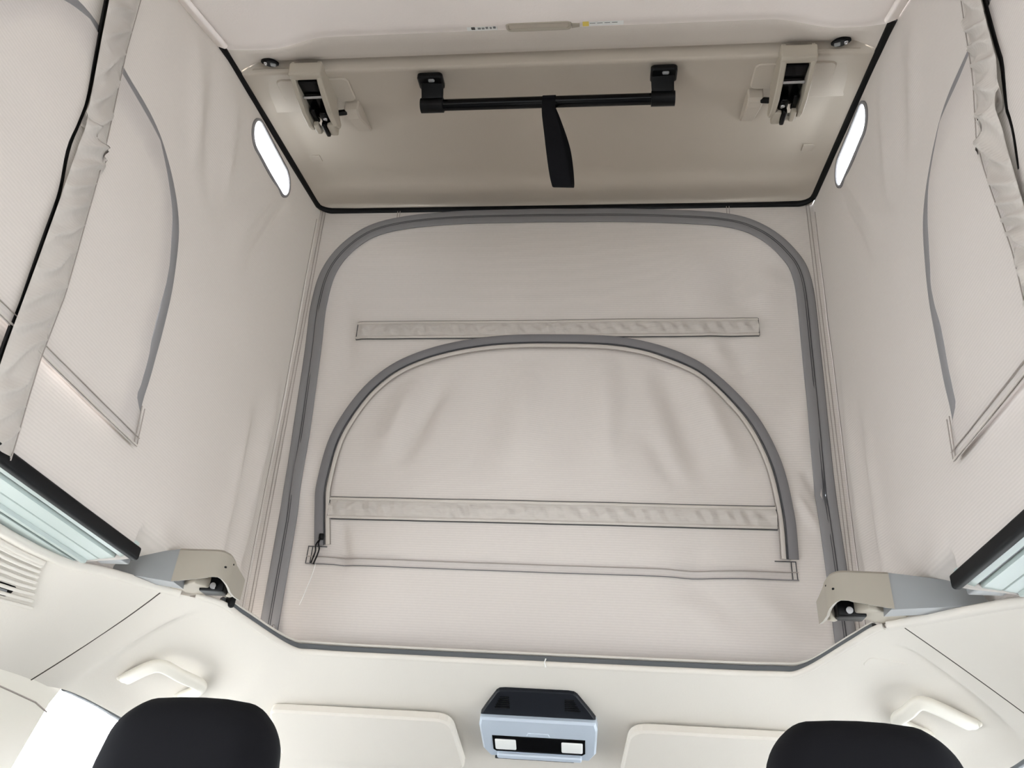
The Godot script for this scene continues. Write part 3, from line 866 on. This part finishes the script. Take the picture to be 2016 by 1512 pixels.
	part("tray_floor", prism(rrect(0.110, 0.020, 0.006), 0.002, 0.0005, cf(-0.004, -0.890, 0.002)), M.panel, rc)
	part("grip", rbox(Vector3(0.104, 0.006, 0.006), 0.0025, cf(-0.004, -0.897, 0.004), 3), M.fitting, rc)
	part("latch_tab", prism([Vector2(-0.007, -0.008), Vector2(0.007, -0.005), Vector2(0.007, 0.005), Vector2(-0.007, 0.008)], 0.003, 0.0008, cf(0.062, -0.894, 0.0035)), M.fitting, rc)
	var s1 := thing("sticker", "white notice sticker with small dark print left of the roof recess", "sticker", cl(-0.107, -0.892), "roof stickers")
	part("paper", prism(rrect(0.055, 0.016, 0.001, 2), 0.0010, 0.0003, cf(-0.107, -0.892, 0.0015)), M.white, s1)
	var r := RandomNumberGenerator.new(); r.seed = 4
	part("print_mark", prism(rrect(0.007, 0.008, 0.001, 2), 0.0006, 0.0002, cf(-0.123, -0.892, 0.0021)), M.ink, s1)
	for k in 5:
		part("print_mark", prism(rrect(0.003 + 0.003 * r.randf(), 0.006, 0.0005, 1), 0.0006, 0.0002, cf(-0.112 + k * 0.007, -0.892 + r.randf_range(-0.002, 0.002), 0.0021)), M.satin, s1)
	var s2 := thing("sticker", "white notice sticker with a yellow end right of the roof recess", "sticker", cl(0.110, -0.890), "roof stickers")
	part("paper", prism(rrect(0.072, 0.016, 0.001, 2), 0.0010, 0.0003, cf(0.111, -0.890, 0.0015)), M.white, s2)
	part("yellow_field", prism(rrect(0.011, 0.015, 0.001, 2), 0.0006, 0.0002, cf(0.080, -0.890, 0.0021)), M.yellow, s2, "yellow warning field")
	for k in 4:
		part("print_mark", prism(rrect(0.010, 0.0012, 0.0004, 1), 0.0006, 0.0002, cf(0.092 + k * 0.013, -0.889, 0.0021)), M.satin, s2)

func cl(x: float, z: float) -> Vector3: return roof_at(x, z)
func cf(x: float, z: float, lift: float) -> Transform3D:        # on the liner behind the fold; local z points into the cabin
	var b := Basis(Vector3.RIGHT, Vector3(0, -0.41, 0.912), Vector3(0, -0.912, -0.41))
	b = Basis(Vector3.RIGHT, Vector3(0, 0.41, -0.912), Vector3(0, 0.912, 0.41))
	return Transform3D(b, roof_at(x, z) + Vector3(0, -0.912, -0.41) * lift)
func ringp(x: float, z: float, w: float, h: float, r: float) -> Array:
	var o := []
	var xf := cf(x, z, 0.002)
	var pts := rrect(w, h, r)
	for p in pts: o.append(xf * v3(p, 0))
	o.append(xf * v3(pts[0], 0))
	return o

func build_latch(s: int):
	var side := "left" if s < 0 else "right"
	var xc := s * 0.466
	var t := thing("roof_latch", "beige roof latch with open black mechanism on the %s of the nose panel" % side, "latch", rp(xc, -1.05), "roof latches")
	# local drawing plane: a = forward from z -0.965, d = down
	var cheek := [Vector2(0.0, -0.012), Vector2(0.0, 0.020), Vector2(0.022, 0.032), Vector2(0.06, 0.046), Vector2(0.10, 0.056), Vector2(0.145, 0.058), Vector2(0.168, 0.050), Vector2(0.172, 0.036), Vector2(0.150, 0.020), Vector2(0.125, 0.006), Vector2(0.125, -0.012)]
	var o0 := Vector3(0, 2.47 - 0.22 * (-0.972 + 0.92), -0.972)
	for i in cheek.size(): cheek[i] = cheek[i] * Vector2(0.84, 0.82 if cheek[i].y > 0 else 1.0)
	var xf := func(x: float) -> Transform3D: return Transform3D(Basis(RS, RD, RS.cross(RD)), o0 + RX * x)
	# RS x RD points along +x or -x; keep the cheeks centred on their own x
	var dirx: float = signf(RS.cross(RD).x)
	for k in [-1, 1]:
		var th := 0.009 if k == s else 0.011
		var xx: float = xc + k * 0.0265
		part("cheek", prism(cheek, th, 0.002, xf.call(xx - dirx * th / 2)), M.fitting, t)
	part("crosspiece", rbox(Vector3(0.066, 0.030, 0.018), 0.004, frame(RX, RD, rp(xc, -0.978, 0.006)), 3), M.fitting, t)
	part("base_pad", prism(rrect(0.150, 0.070, 0.012), 0.006, 0.002, frame(RX, RS, rp(xc + s * 0.006, -1.050, 0.004) + RD * -0.010)), M.panel, t)
	part("mechanism", join([rbox(Vector3(0.044, 0.016, 0.110), 0.004, frame(RX, RD, rp(xc, -1.046, 0.012)), 2),
		rbox(Vector3(0.018, 0.020, 0.042), 0.005, frame(RX, RD, rp(xc - s * 0.008, -1.084, 0.030)), 2),
		rbox(Vector3(0.012, 0.018, 0.040), 0.004, frame(RX, RD, rp(xc + s * 0.013, -1.076, 0.027)), 2)]), M.gloss, t, "black latch mechanism")
	part("pin", tube([rp(xc - 0.021, -1.028, 0.026), rp(xc, -1.028, 0.026), rp(xc + 0.021, -1.028, 0.026)], 0.0035, 10, Vector3.UP), M.steel, t, "steel pin")
	part("rivet", rbox(Vector3(0.009, 0.007, 0.009), 0.0033, frame(RX, RD, rp(xc - s * 0.010, -1.078, 0.040)), 3), M.steel, t)
	part("fork", join([rbox(Vector3(0.009, 0.012, 0.040), 0.003, frame(RX, RD, rp(xc - s * 0.004, -1.104, 0.044)), 2)]), M.gloss, t)
	part("hook", join([rbox(Vector3(0.016, 0.014, 0.034), 0.003, frame(RX, RD, rp(xc - s * 0.017, -1.106, 0.041)), 2),
		rbox(Vector3(0.011, 0.012, 0.030), 0.003, frame(RX, RD, rp(xc + s * 0.014, -1.103, 0.041)), 2),
		rbox(Vector3(0.048, 0.010, 0.014), 0.003, frame(RX, RD, rp(xc, -1.114, 0.036)), 2)]), M.fitting, t, "beige hook fork")
	# ramp beside the latch, towards the middle of the roof
	var ramp := [Vector2(0.120, -0.020), Vector2(0.120, 0.008), Vector2(0.128, 0.013), Vector2(0.145, 0.013), Vector2(0.225, -0.016), Vector2(0.225, -0.022)]
	part("ramp", prism(ramp, 0.030, 0.003, xf.call(xc - s * 0.056 - dirx * 0.015)), M.panel, t)
	part("lever", tube([rp(xc - s * 0.030, -1.090, 0.016), rp(xc - s * 0.044, -1.098, 0.008)], 0.006, 8, Vector3.UP), M.black, t)

# ------------------------------------------------------------------ rails and corner brackets
func extrude_z(poly: Array, z0: float, z1: float, s: int) -> ArrayMesh:
	var p := []
	for q in poly: p.append(Vector2(q.x * s, q.y))
	return prism(p, z1 - z0, 0.0005, Transform3D(Basis(), Vector3(0, 0, z0)))

func build_rail(s: int):
	var side := "left" if s < 0 else "right"
	var t := struct("trim_%d" % (5 if s < 0 else 6), extrude_z([Vector2(0.616, 1.577), Vector2(0.616, 1.553), Vector2(0.634, 1.550), Vector2(0.638, 1.557), Vector2(0.643, 1.557), Vector2(0.645, 1.549), Vector2(0.672, 1.548), Vector2(0.674, 1.550), Vector2(0.676, 1.548), Vector2(0.694, 1.546), Vector2(0.696, 1.541), Vector2(0.703, 1.541), Vector2(0.704, 1.556), Vector2(0.711, 1.556), Vector2(0.712, 1.542), Vector2(0.738, 1.540), Vector2(0.745, 1.577)], -1.175, 1.3, s), M.rail, "pale grey metal roof rail, green reflection put into its colour, with grooves below the %s canvas" % side)
	part("rail_groove", extrude_z([Vector2(0.7042, 1.558), Vector2(0.7042, 1.545), Vector2(0.7108, 1.545), Vector2(0.7108, 1.558)], -1.175, 1.3, s), M.groove, t, "dark slot")
	part("rail_groove", extrude_z([Vector2(0.6385, 1.559), Vector2(0.6385, 1.5545), Vector2(0.6425, 1.5545), Vector2(0.6425, 1.559)], -1.20, 1.3, s), M.satin, t)
	part("end_block", rbox(Vector3(0.05, 0.018, 0.03), 0.003, Transform3D(Basis(), Vector3(s * 0.662, 1.558, -1.185)), 2), M.satin, t)
	part("canvas_seal", sweep([Vector3(s * 0.611, 1.555, 1.3), Vector3(s * 0.611, 1.555, 0.2), Vector3(s * 0.611, 1.555, -0.6), Vector3(s * 0.611, 1.555, -1.0), Vector3(s * 0.611, 1.556, -1.165)], rrect(0.014, 0.022, 0.005), Vector3.UP), M.seal, t, "black rubber seal under the canvas")

func build_bracket(s: int):
	var side := "left" if s < 0 else "right"
	var b := thing("corner_bracket", "grey and beige hinge cover at the %s front corner of the roof opening" % side, "bracket", Vector3(s * 0.56, 1.535, -1.27), "corner hinge covers")
	var poly := [Vector2(0.557, 1.603), Vector2(0.552, 1.545), Vector2(0.645, 1.553), Vector2(0.700, 1.556), Vector2(0.684, 1.582), Vector2(0.672, 1.591), Vector2(0.62, 1.597)]
	if s < 0:
		for i in poly.size(): poly[i] = poly[i] + Vector2(0.040 if i < 2 else 0.016, 0.0)
	part("body", extrude_z(poly, -1.305, -1.268, s), M.satin, b, "satin grey metal body")
	# cap wraps round the inner front corner
	var x1 := 0.597 if s < 0 else 0.557
	var plan := [Vector3(x1, 0, -1.266), Vector3(x1 - 0.03, 0, -1.266)]
	for k in 9:
		var a := PI / 2 * k / 8.0
		plan.append(Vector3(x1 - 0.058 - 0.034 * sin(a), 0, -1.300 + 0.034 * cos(a)))
	plan.append(Vector3(x1 - 0.094, 0, -1.315)); plan.append(Vector3(x1 - 0.096, 0, -1.335))
	var st := SurfaceTool.new(); st.begin(Mesh.PRIMITIVE_TRIANGLES)
	var rows := []
	for i in plan.size():
		var t := float(i) / (plan.size() - 1)
		var tg: Vector3 = plan[mini(i + 1, plan.size() - 1)] - plan[maxi(i - 1, 0)]
		var inn := tg.cross(Vector3.UP).normalized()
		if inn.z > 0: inn = -inn
		if t > 0.8 and inn.x < 0: inn = -inn
		var lo := lin([[0.0, 1.546], [0.2, 1.556], [0.45, 1.558], [0.65, 1.550], [0.9, 1.538], [1.0, 1.538]], t)
		var hi := lin([[0.0, 1.604], [0.4, 1.605], [0.6, 1.602], [0.8, 1.594], [1.0, 1.578]], t)
		var p: Vector3 = plan[i]
		var row := []
		for q in [[p, lo], [p, hi - 0.004], [p + inn * 0.003, hi], [p + inn * 0.005, hi - 0.002], [p + inn * 0.005, lo + 0.001]]:
			row.append(Vector3(q[0].x * s, q[1], q[0].z))
		rows.append(row)
	for i in rows.size() - 1:
		for j in 5:
			st.set_smooth_group(j)
			tri_quad(st, rows[i][j], rows[i][(j + 1) % 5], rows[i + 1][(j + 1) % 5], rows[i + 1][j])
	st.set_smooth_group(-1)
	for i in rows.size() - 2:
		for q in [rows[0][2], rows[i + 1][2], rows[i + 2][2]]: st.add_vertex(q)
	for e in [0, rows.size() - 1]:
		tri_quad(st, rows[e][0], rows[e][1], rows[e][2], rows[e][4])
	st.generate_normals()
	part("cap", st.commit(), M.bracket_cap, b, "beige plastic end cap")
	for k in 2:
		part("pin_hole", rbox(Vector3(0.004, 0.0035, 0.004), 0.0016, Transform3D(Basis(), Vector3(s * (x1 - 0.083 - 0.006 * k), 1.577 + 0.009 * k, -1.277 - 0.013 * k)), 3), M.black, b)
	part("recess", rbox(Vector3(0.044, 0.030, 0.03), 0.003, Transform3D(Basis(), Vector3(s * (x1 - 0.048), 1.562, -1.330)), 2), M.black, b)
	part("screw", tube([Vector3(s * (x1 - 0.054), 1.555, -1.314), Vector3(s * (x1 - 0.054), 1.554, -1.307)], 0.0055, 12), M.steel, b, "bright screw head")
	part("hinge_plate", join([rbox(Vector3(0.10, 0.020, 0.05), 0.003, Transform3D(Basis(Vector3.UP, s * 0.5), Vector3(s * (x1 + 0.002), 1.562, -1.335)), 2),
		rbox(Vector3(0.016, 0.03, 0.01), 0.003, Transform3D(Basis(Vector3.UP, s * 0.6), Vector3(s * (x1 - 0.074), 1.560, -1.338)), 2)]), M.fitting, b)
	if s < 0: part("rubber_wedge", rbox(Vector3(0.026, 0.022, 0.012), 0.005, Transform3D(Basis(Vector3.UP, s * 0.7), Vector3(s * (x1 - 0.050), 1.552, -1.395)), 2), M.black, b)

# ------------------------------------------------------------------ cab fittings
func build_grab_handle(s: int):
	var side := "left" if s < 0 else "right"
	var h := thing("assist_grip", "cream moulded grab handle on the headliner above the %s front door" % side, "grab handle", Vector3(s * 0.74, 1.44, -1.5), "cab grab handles")
	var sx := float(s)
	var q := [[4.38, 0.79], [4.22, 0.60], [3.42, 0.54], [3.50, 0.68]] if s < 0 else [[4.08, 0.72], [3.86, 0.49], [3.36, 0.50], [3.44, 0.64]]
	var off := Vector3(-sx * 0.465, -0.30, 0.83) * 0.034
	var a := lining(s, q[0][0], q[0][1]); var b := lining(s, q[1][0], q[1][1]) + off
	var c := lining(s, q[2][0], q[2][1]) + off; var d := lining(s, q[3][0], q[3][1])
	var up := (off.normalized() + Vector3(0, -0.6, 0)).normalized()
	var pts := [a - off * 0.15, a + off * 0.45, b.lerp(a, 0.32) + off * 0.15, b.lerp(c, 0.10), b.lerp(c, 0.5) + off * 0.12, b.lerp(c, 0.88), c.lerp(d, 0.30) + off * 0.12, d + off * 0.45, d - off * 0.15]
	part("grip", sweep(curve(pts, 8), rrect(0.024, 0.018, 0.007), up), M.plastic, h)
	for e in [a, d]:
		part("foot", rbox(Vector3(0.034, 0.010, 0.034), 0.0045, Transform3D(Basis(Vector3.FORWARD, sx * 0.6), e + Vector3(0, 0.002, 0)), 3), M.plastic, h)

func build_visor(s: int):
	var side := "left" if s < 0 else "right"
	var o := Vector3(s * 0.352, 1.448, -1.692)
	var dn := Vector3(0, -0.46, -0.888).normalized()
	var xf := Transform3D(Basis(Vector3.RIGHT, -dn, Vector3.RIGHT.cross(-dn)), o + dn * 0.075 + Vector3(0, -0.020, 0.01))
	var v := thing("sun_visor", "cream sun visor folded up on the headliner ahead of the %s seat" % side, "sun visor", o, "sun visors")
	var inn := -s
	var poly := []
	for q in [[-0.193, 0.077, 0.03], [0.178, 0.077, 0.04], [0.196, -0.077, 0.03], [-0.193, -0.077, 0.03]]:
		poly.append(Vector2(q[0] * inn, q[1]))
	var round_poly := []
	for k in 4:
		var b: Vector2 = poly[k]; var a: Vector2 = poly[(k + 3) % 4]; var c: Vector2 = poly[(k + 1) % 4]
		var r := 0.034 if k == 1 else 0.02
		var p0 := b + (a - b).normalized() * r; var p1 := b + (c - b).normalized() * r
		for m in 7:
			var t := m / 6.0
			round_poly.append(p0 * (1 - t) * (1 - t) + b * 2 * t * (1 - t) + p1 * t * t)
	part("pad", prism(round_poly, 0.022, 0.004, xf.translated_local(Vector3(0, 0, -0.010))), M.head, v)

func build_console():
	# lies on the steep front slope of the headliner: a across, b down the slope, lift into the cabin
	var dn := Vector3(0, -0.43, -0.903).normalized()
	var o := Vector3(-0.004, 1.472, -1.612)
	var nrm := Vector3(0, -0.903, 0.43).normalized()
	var xf := Transform3D(Basis(Vector3.RIGHT, -dn, Vector3.RIGHT.cross(-dn)), o)
	if xf.basis.z.dot(nrm) < 0: push_warning("console faces away")
	var c := thing("overhead_console", "black and silver overhead lamp console in the middle of the cab headliner", "console", o)
	var top := [Vector2(-0.100, -0.052), Vector2(-0.077, -0.008), Vector2(-0.071, -0.002), Vector2(-0.060, 0.0), Vector2(0.060, 0.0), Vector2(0.071, -0.002), Vector2(0.077, -0.008), Vector2(0.100, -0.052), Vector2(0.112, -0.077), Vector2(-0.112, -0.077)]
	part("speaker_cover", prism(top, 0.022, 0.002, xf.translated_local(Vector3(0, 0, -0.017))), M.cover, c, "black cover with two slotted grilles")
	for s in [-1, 1]:
		for k in 6:
			part("grille_slot", rbox(Vector3(0.018 + k * 0.0024, 0.0032, 0.003), 0.001, xf.translated_local(Vector3(s * (0.062 + k * 0.0012), -0.020 - k * 0.0062, 0.0050)), 2), M.gloss, c)
	var bodyp := [Vector2(-0.112, -0.077), Vector2(0.112, -0.077), Vector2(0.116, -0.10), Vector2(0.113, -0.175), Vector2(0.100, -0.198), Vector2(-0.100, -0.198), Vector2(-0.113, -0.175), Vector2(-0.116, -0.10)]
	part("lamp_housing", prism(bodyp, 0.028, 0.004, xf.translated_local(Vector3(0, 0, -0.014))), M.silver, c, "satin silver housing")
	part("release_tab", prism([Vector2(-0.023, -0.125), Vector2(-0.020, -0.115), Vector2(0.020, -0.115), Vector2(0.023, -0.125)], 0.003, 0.001, xf.translated_local(Vector3(0, 0, 0.0120))), M.silver, c)
	part("lens_surround", prism([Vector2(-0.092, -0.128), Vector2(0.092, -0.128), Vector2(0.092, -0.172), Vector2(0.086, -0.178), Vector2(-0.086, -0.178), Vector2(-0.092, -0.172)], 0.006, 0.001, xf.translated_local(Vector3(0, 0, 0.0095))), M.gloss, c, "glossy dark lamp cover")
	for s in [-1, 1]:
		part("reading_lamp", rbox(Vector3(0.042, 0.032, 0.006), 0.0028, xf.translated_local(Vector3(s * 0.066, -0.153, 0.0150)), 3), M.white, c, "white lamp lens")
	part("switch_bar", rbox(Vector3(0.170, 0.013, 0.012), 0.004, xf.translated_local(Vector3(0, -0.187, 0.016)), 3), M.silver, c)
	part("switch_edge", rbox(Vector3(0.160, 0.005, 0.012), 0.002, xf.translated_local(Vector3(-0.01, -0.196, 0.013)), 2), M.dash, c)

func build_seat(s: int):
	var side := "left" if s < 0 else "right"
	var xc := -0.442 if s < 0 else 0.452
	var t := thing("front_seat", "front seat in black cloth with rounded headrest on the %s" % side, "seat", Vector3(xc, 0, -1.1), "front seats")
	var tilt := Basis(Vector3.RIGHT, -0.12)
	var wp := func(p: Vector3) -> Vector3:
		var k := clampf((p.y + 0.11) / 0.22, 0, 1)
		var w := 1.0 - 0.14 * k * k
		return Vector3(p.x * w, p.y - 0.012 * pow(absf(p.x) / 0.13, 2.0) * k, p.z * (1.0 - 0.12 * k) + 0.002 * fine.get_noise_3d(p.x * 20, p.y * 20, p.z * 20 + s))
	part("headrest", rbox(Vector3(0.268, 0.24, 0.115), 0.057, Transform3D(tilt, Vector3(xc, 1.232 if s < 0 else 1.247, -1.17)), 8, wp), M.cloth, t)
	for k in [-1, 1]:
		part("headrest_post", tube([Vector3(xc + k * 0.07, 1.16, -1.165), Vector3(xc + k * 0.07, 1.10, -1.155), Vector3(xc + k * 0.07, 1.02, -1.145)], 0.006, 8), M.steel, t)
	part("backrest", rbox(Vector3(0.50, 0.66, 0.13), 0.06, Transform3D(Basis(Vector3.RIGHT, -0.16), Vector3(xc, 0.755, -1.10)), 5), M.cloth, t)
	part("cushion", rbox(Vector3(0.50, 0.14, 0.50), 0.06, Transform3D(Basis(Vector3.RIGHT, 0.06), Vector3(xc, 0.43, -1.36)), 5), M.cloth, t)
	part("seat_base", rbox(Vector3(0.40, 0.36, 0.42), 0.02, Transform3D(Basis(), Vector3(xc, 0.18, -1.34)), 2), M.dash, t)

# ------------------------------------------------------------------ the van round it
func build_shell():
	var fl := struct("floor", box(Vector3(-0.95, -0.06, -2.75), Vector3(0.95, 0.0, 2.2)), M.floor, "grey van floor under the seats")
	for s in [-1, 1]:
		var side := "left" if s < 0 else "right"
		var w := struct("wall_lower_" + side, box(Vector3(s * 0.90, 0, -2.75), Vector3(s * 0.955, 0.88, 2.2)), M.body, "lower %s body side below the windows" % side)
		# roof skin strips outside the canvas, and the beam over the windows
		part("roof_strip", box(Vector3(s * 0.73, 1.578, -1.64), Vector3(s * 0.955, 1.60, 2.2)), M.satin, w)
		part("roof_beam", box(Vector3(s * 0.895, 1.36, -1.34), Vector3(s * 0.955, 1.60, 2.2)), M.white, w)
		part("roof_beam", prism([Vector2(-1.34, 1.47), Vector2(-1.34, 1.60), Vector2(-1.70, 1.57), Vector2(-1.98, 1.40), Vector2(-1.96, 1.37), Vector2(-1.70, 1.47)], 0.05, 0.004, Transform3D(Basis(Vector3(0, 0, 1), Vector3(0, 1, 0), Vector3(-1, 0, 0)), Vector3(s * 0.91 + 0.025, 0, 0))), M.white, w)
		for z in [[-1.42, -1.27], [0.06, 0.16], [1.7, 2.2]]:
			part("pillar", box(Vector3(s * 0.89, 0.85, z[0]), Vector3(s * 0.955, 1.40, z[1])), M.head, w)
		# A pillar, slanted
		part("pillar", sweep([Vector3(s * 0.90, 0.86, -2.72), Vector3(s * 0.88, 1.1, -2.36), Vector3(s * 0.86, 1.35, -1.95)], rrect(0.07, 0.09, 0.02), Vector3.UP), M.head, w)
		# B pillar trim inside, its embossed badge and the window seal edge
		var tz := thing("pillar_trim", "cream pillar trim with a small embossed badge behind the %s front door window" % side, "pillar trim", Vector3(s * 0.86, 1.0, -1.33), "pillar trims")
		part("cover", prism([Vector2(-1.18, 1.43), Vector2(-1.475, 1.43), Vector2(-1.470, 1.407), Vector2(-1.445, 1.37), Vector2(-1.405, 1.26), Vector2(-1.40, 0.90), Vector2(-1.18, 0.90)], 0.03, 0.006, Transform3D(Basis(Vector3(0, 0, 1), Vector3(0, 1, 0), Vector3(-1, 0, 0)), Vector3(s * 0.868 + 0.015, 0, 0))), M.plastic, tz)
		part("joint", tube([Vector3(s * 0.8525, 1.374, -1.27), Vector3(s * 0.8525, 1.371, -1.33), Vector3(s * 0.8525, 1.367, -1.40), Vector3(s * 0.8525, 1.358, -1.44)], 0.0014, 5), M.stitch, tz)
		part("badge", prism(rrect(0.035, 0.022, 0.007), 0.003, 0.001, Transform3D(Basis(Vector3(0, 0, -s), Vector3(0, 1, 0), Vector3(s, 0, 0)), Vector3(s * 0.8535, 1.352, -1.362))), M.plastic, tz)
		# door and side glass
		var g := thing("window", "clear front door window beside the %s seat" % side, "window", Vector3(s * 0.91, 1.1, -1.75))
		g.name = "window_%d" % (3 if s < 0 else 4); g.set_meta("kind", "structure")
		part("pane", prism([Vector2(-1.40, 0.87), Vector2(-1.40, 1.40), Vector2(-1.70, 1.40), Vector2(-1.93, 1.345), Vector2(-2.70, 0.87)], 0.004, 0.0005, Transform3D(Basis(Vector3(0, 0, 1), Vector3(0, 1, 0), Vector3(-1, 0, 0)), Vector3(s * 0.905 + 0.002, 0, 0))), M.glass, g)
		part("window_seal", sweep(curve([Vector3(s * 0.852, 1.405, -1.468), Vector3(s * 0.851, 1.403, -1.52), Vector3(s * 0.850, 1.398, -1.6), Vector3(s * 0.845, 1.38, -1.75), Vector3(s * 0.80, 1.35, -1.86)]), rrect(0.014, 0.012, 0.004), Vector3.UP), M.channel, g, "grey rubber window seal")
	var f := struct("wall_lower_front", box(Vector3(-0.92, 0, -2.78), Vector3(0.92, 0.90, -2.70)), M.dash, "front bulkhead under the windscreen")
	part("bounce_bonnet", prism([Vector2(-0.88, 0.0), Vector2(0.88, 0.0), Vector2(0.75, 0.62), Vector2(-0.75, 0.62)], 0.03, 0.005, frame(Vector3.RIGHT, Vector3(0, -0.28, -0.96), Vector3(0, 0.93, -2.80))), M.white, f)  # unseen; white panel added to bounce sun up to visors and headliner
	part("dashboard", box(Vector3(-0.90, 0.55, -2.72), Vector3(0.90, 0.92, -2.25)), M.dash, f)
	part("roof_skin", prism([Vector2(-1.640, 1.50), Vector2(-1.640, 1.58), Vector2(-1.72, 1.56), Vector2(-1.99, 1.36), Vector2(-1.97, 1.335), Vector2(-1.71, 1.48)], 1.84, 0.003, Transform3D(Basis(Vector3(0, 0, 1), Vector3(0, 1, 0), Vector3(-1, 0, 0)), Vector3(0.92, 0, 0))), M.white, f)
	var ws := thing("window", "wide sloping windscreen ahead of the front seats", "window", Vector3(0, 0.9, -2.7))
	ws.name = "window_5"; ws.set_meta("kind", "structure")
	part("pane", prism([Vector2(-0.88, 0), Vector2(0.88, 0), Vector2(0.80, 0.92), Vector2(-0.80, 0.92)], 0.005, 0.001, frame(Vector3.RIGHT, Vector3(0, 0.44, 0.78), Vector3(0, 0.90, -2.73))), M.glass, ws)
	var b := struct("wall_lower_rear", box(Vector3(-0.92, 0, 2.15), Vector3(0.92, 0.90, 2.2)), M.body, "tailgate behind the camera")
	part("roof_rear", box(Vector3(-0.95, 1.56, 1.28), Vector3(0.95, 1.60, 2.2)), M.head, b)
	part("lintel", box(Vector3(-0.92, 1.45, 2.15), Vector3(0.92, 1.60, 2.2)), M.head, b)

func build_outside():
	var g := struct("ground", box(Vector3(-60, -0.5, -60), Vector3(60, -0.4, 60)), M.ground, "pale ground outside the van")
	g.set_meta("category", "ground")
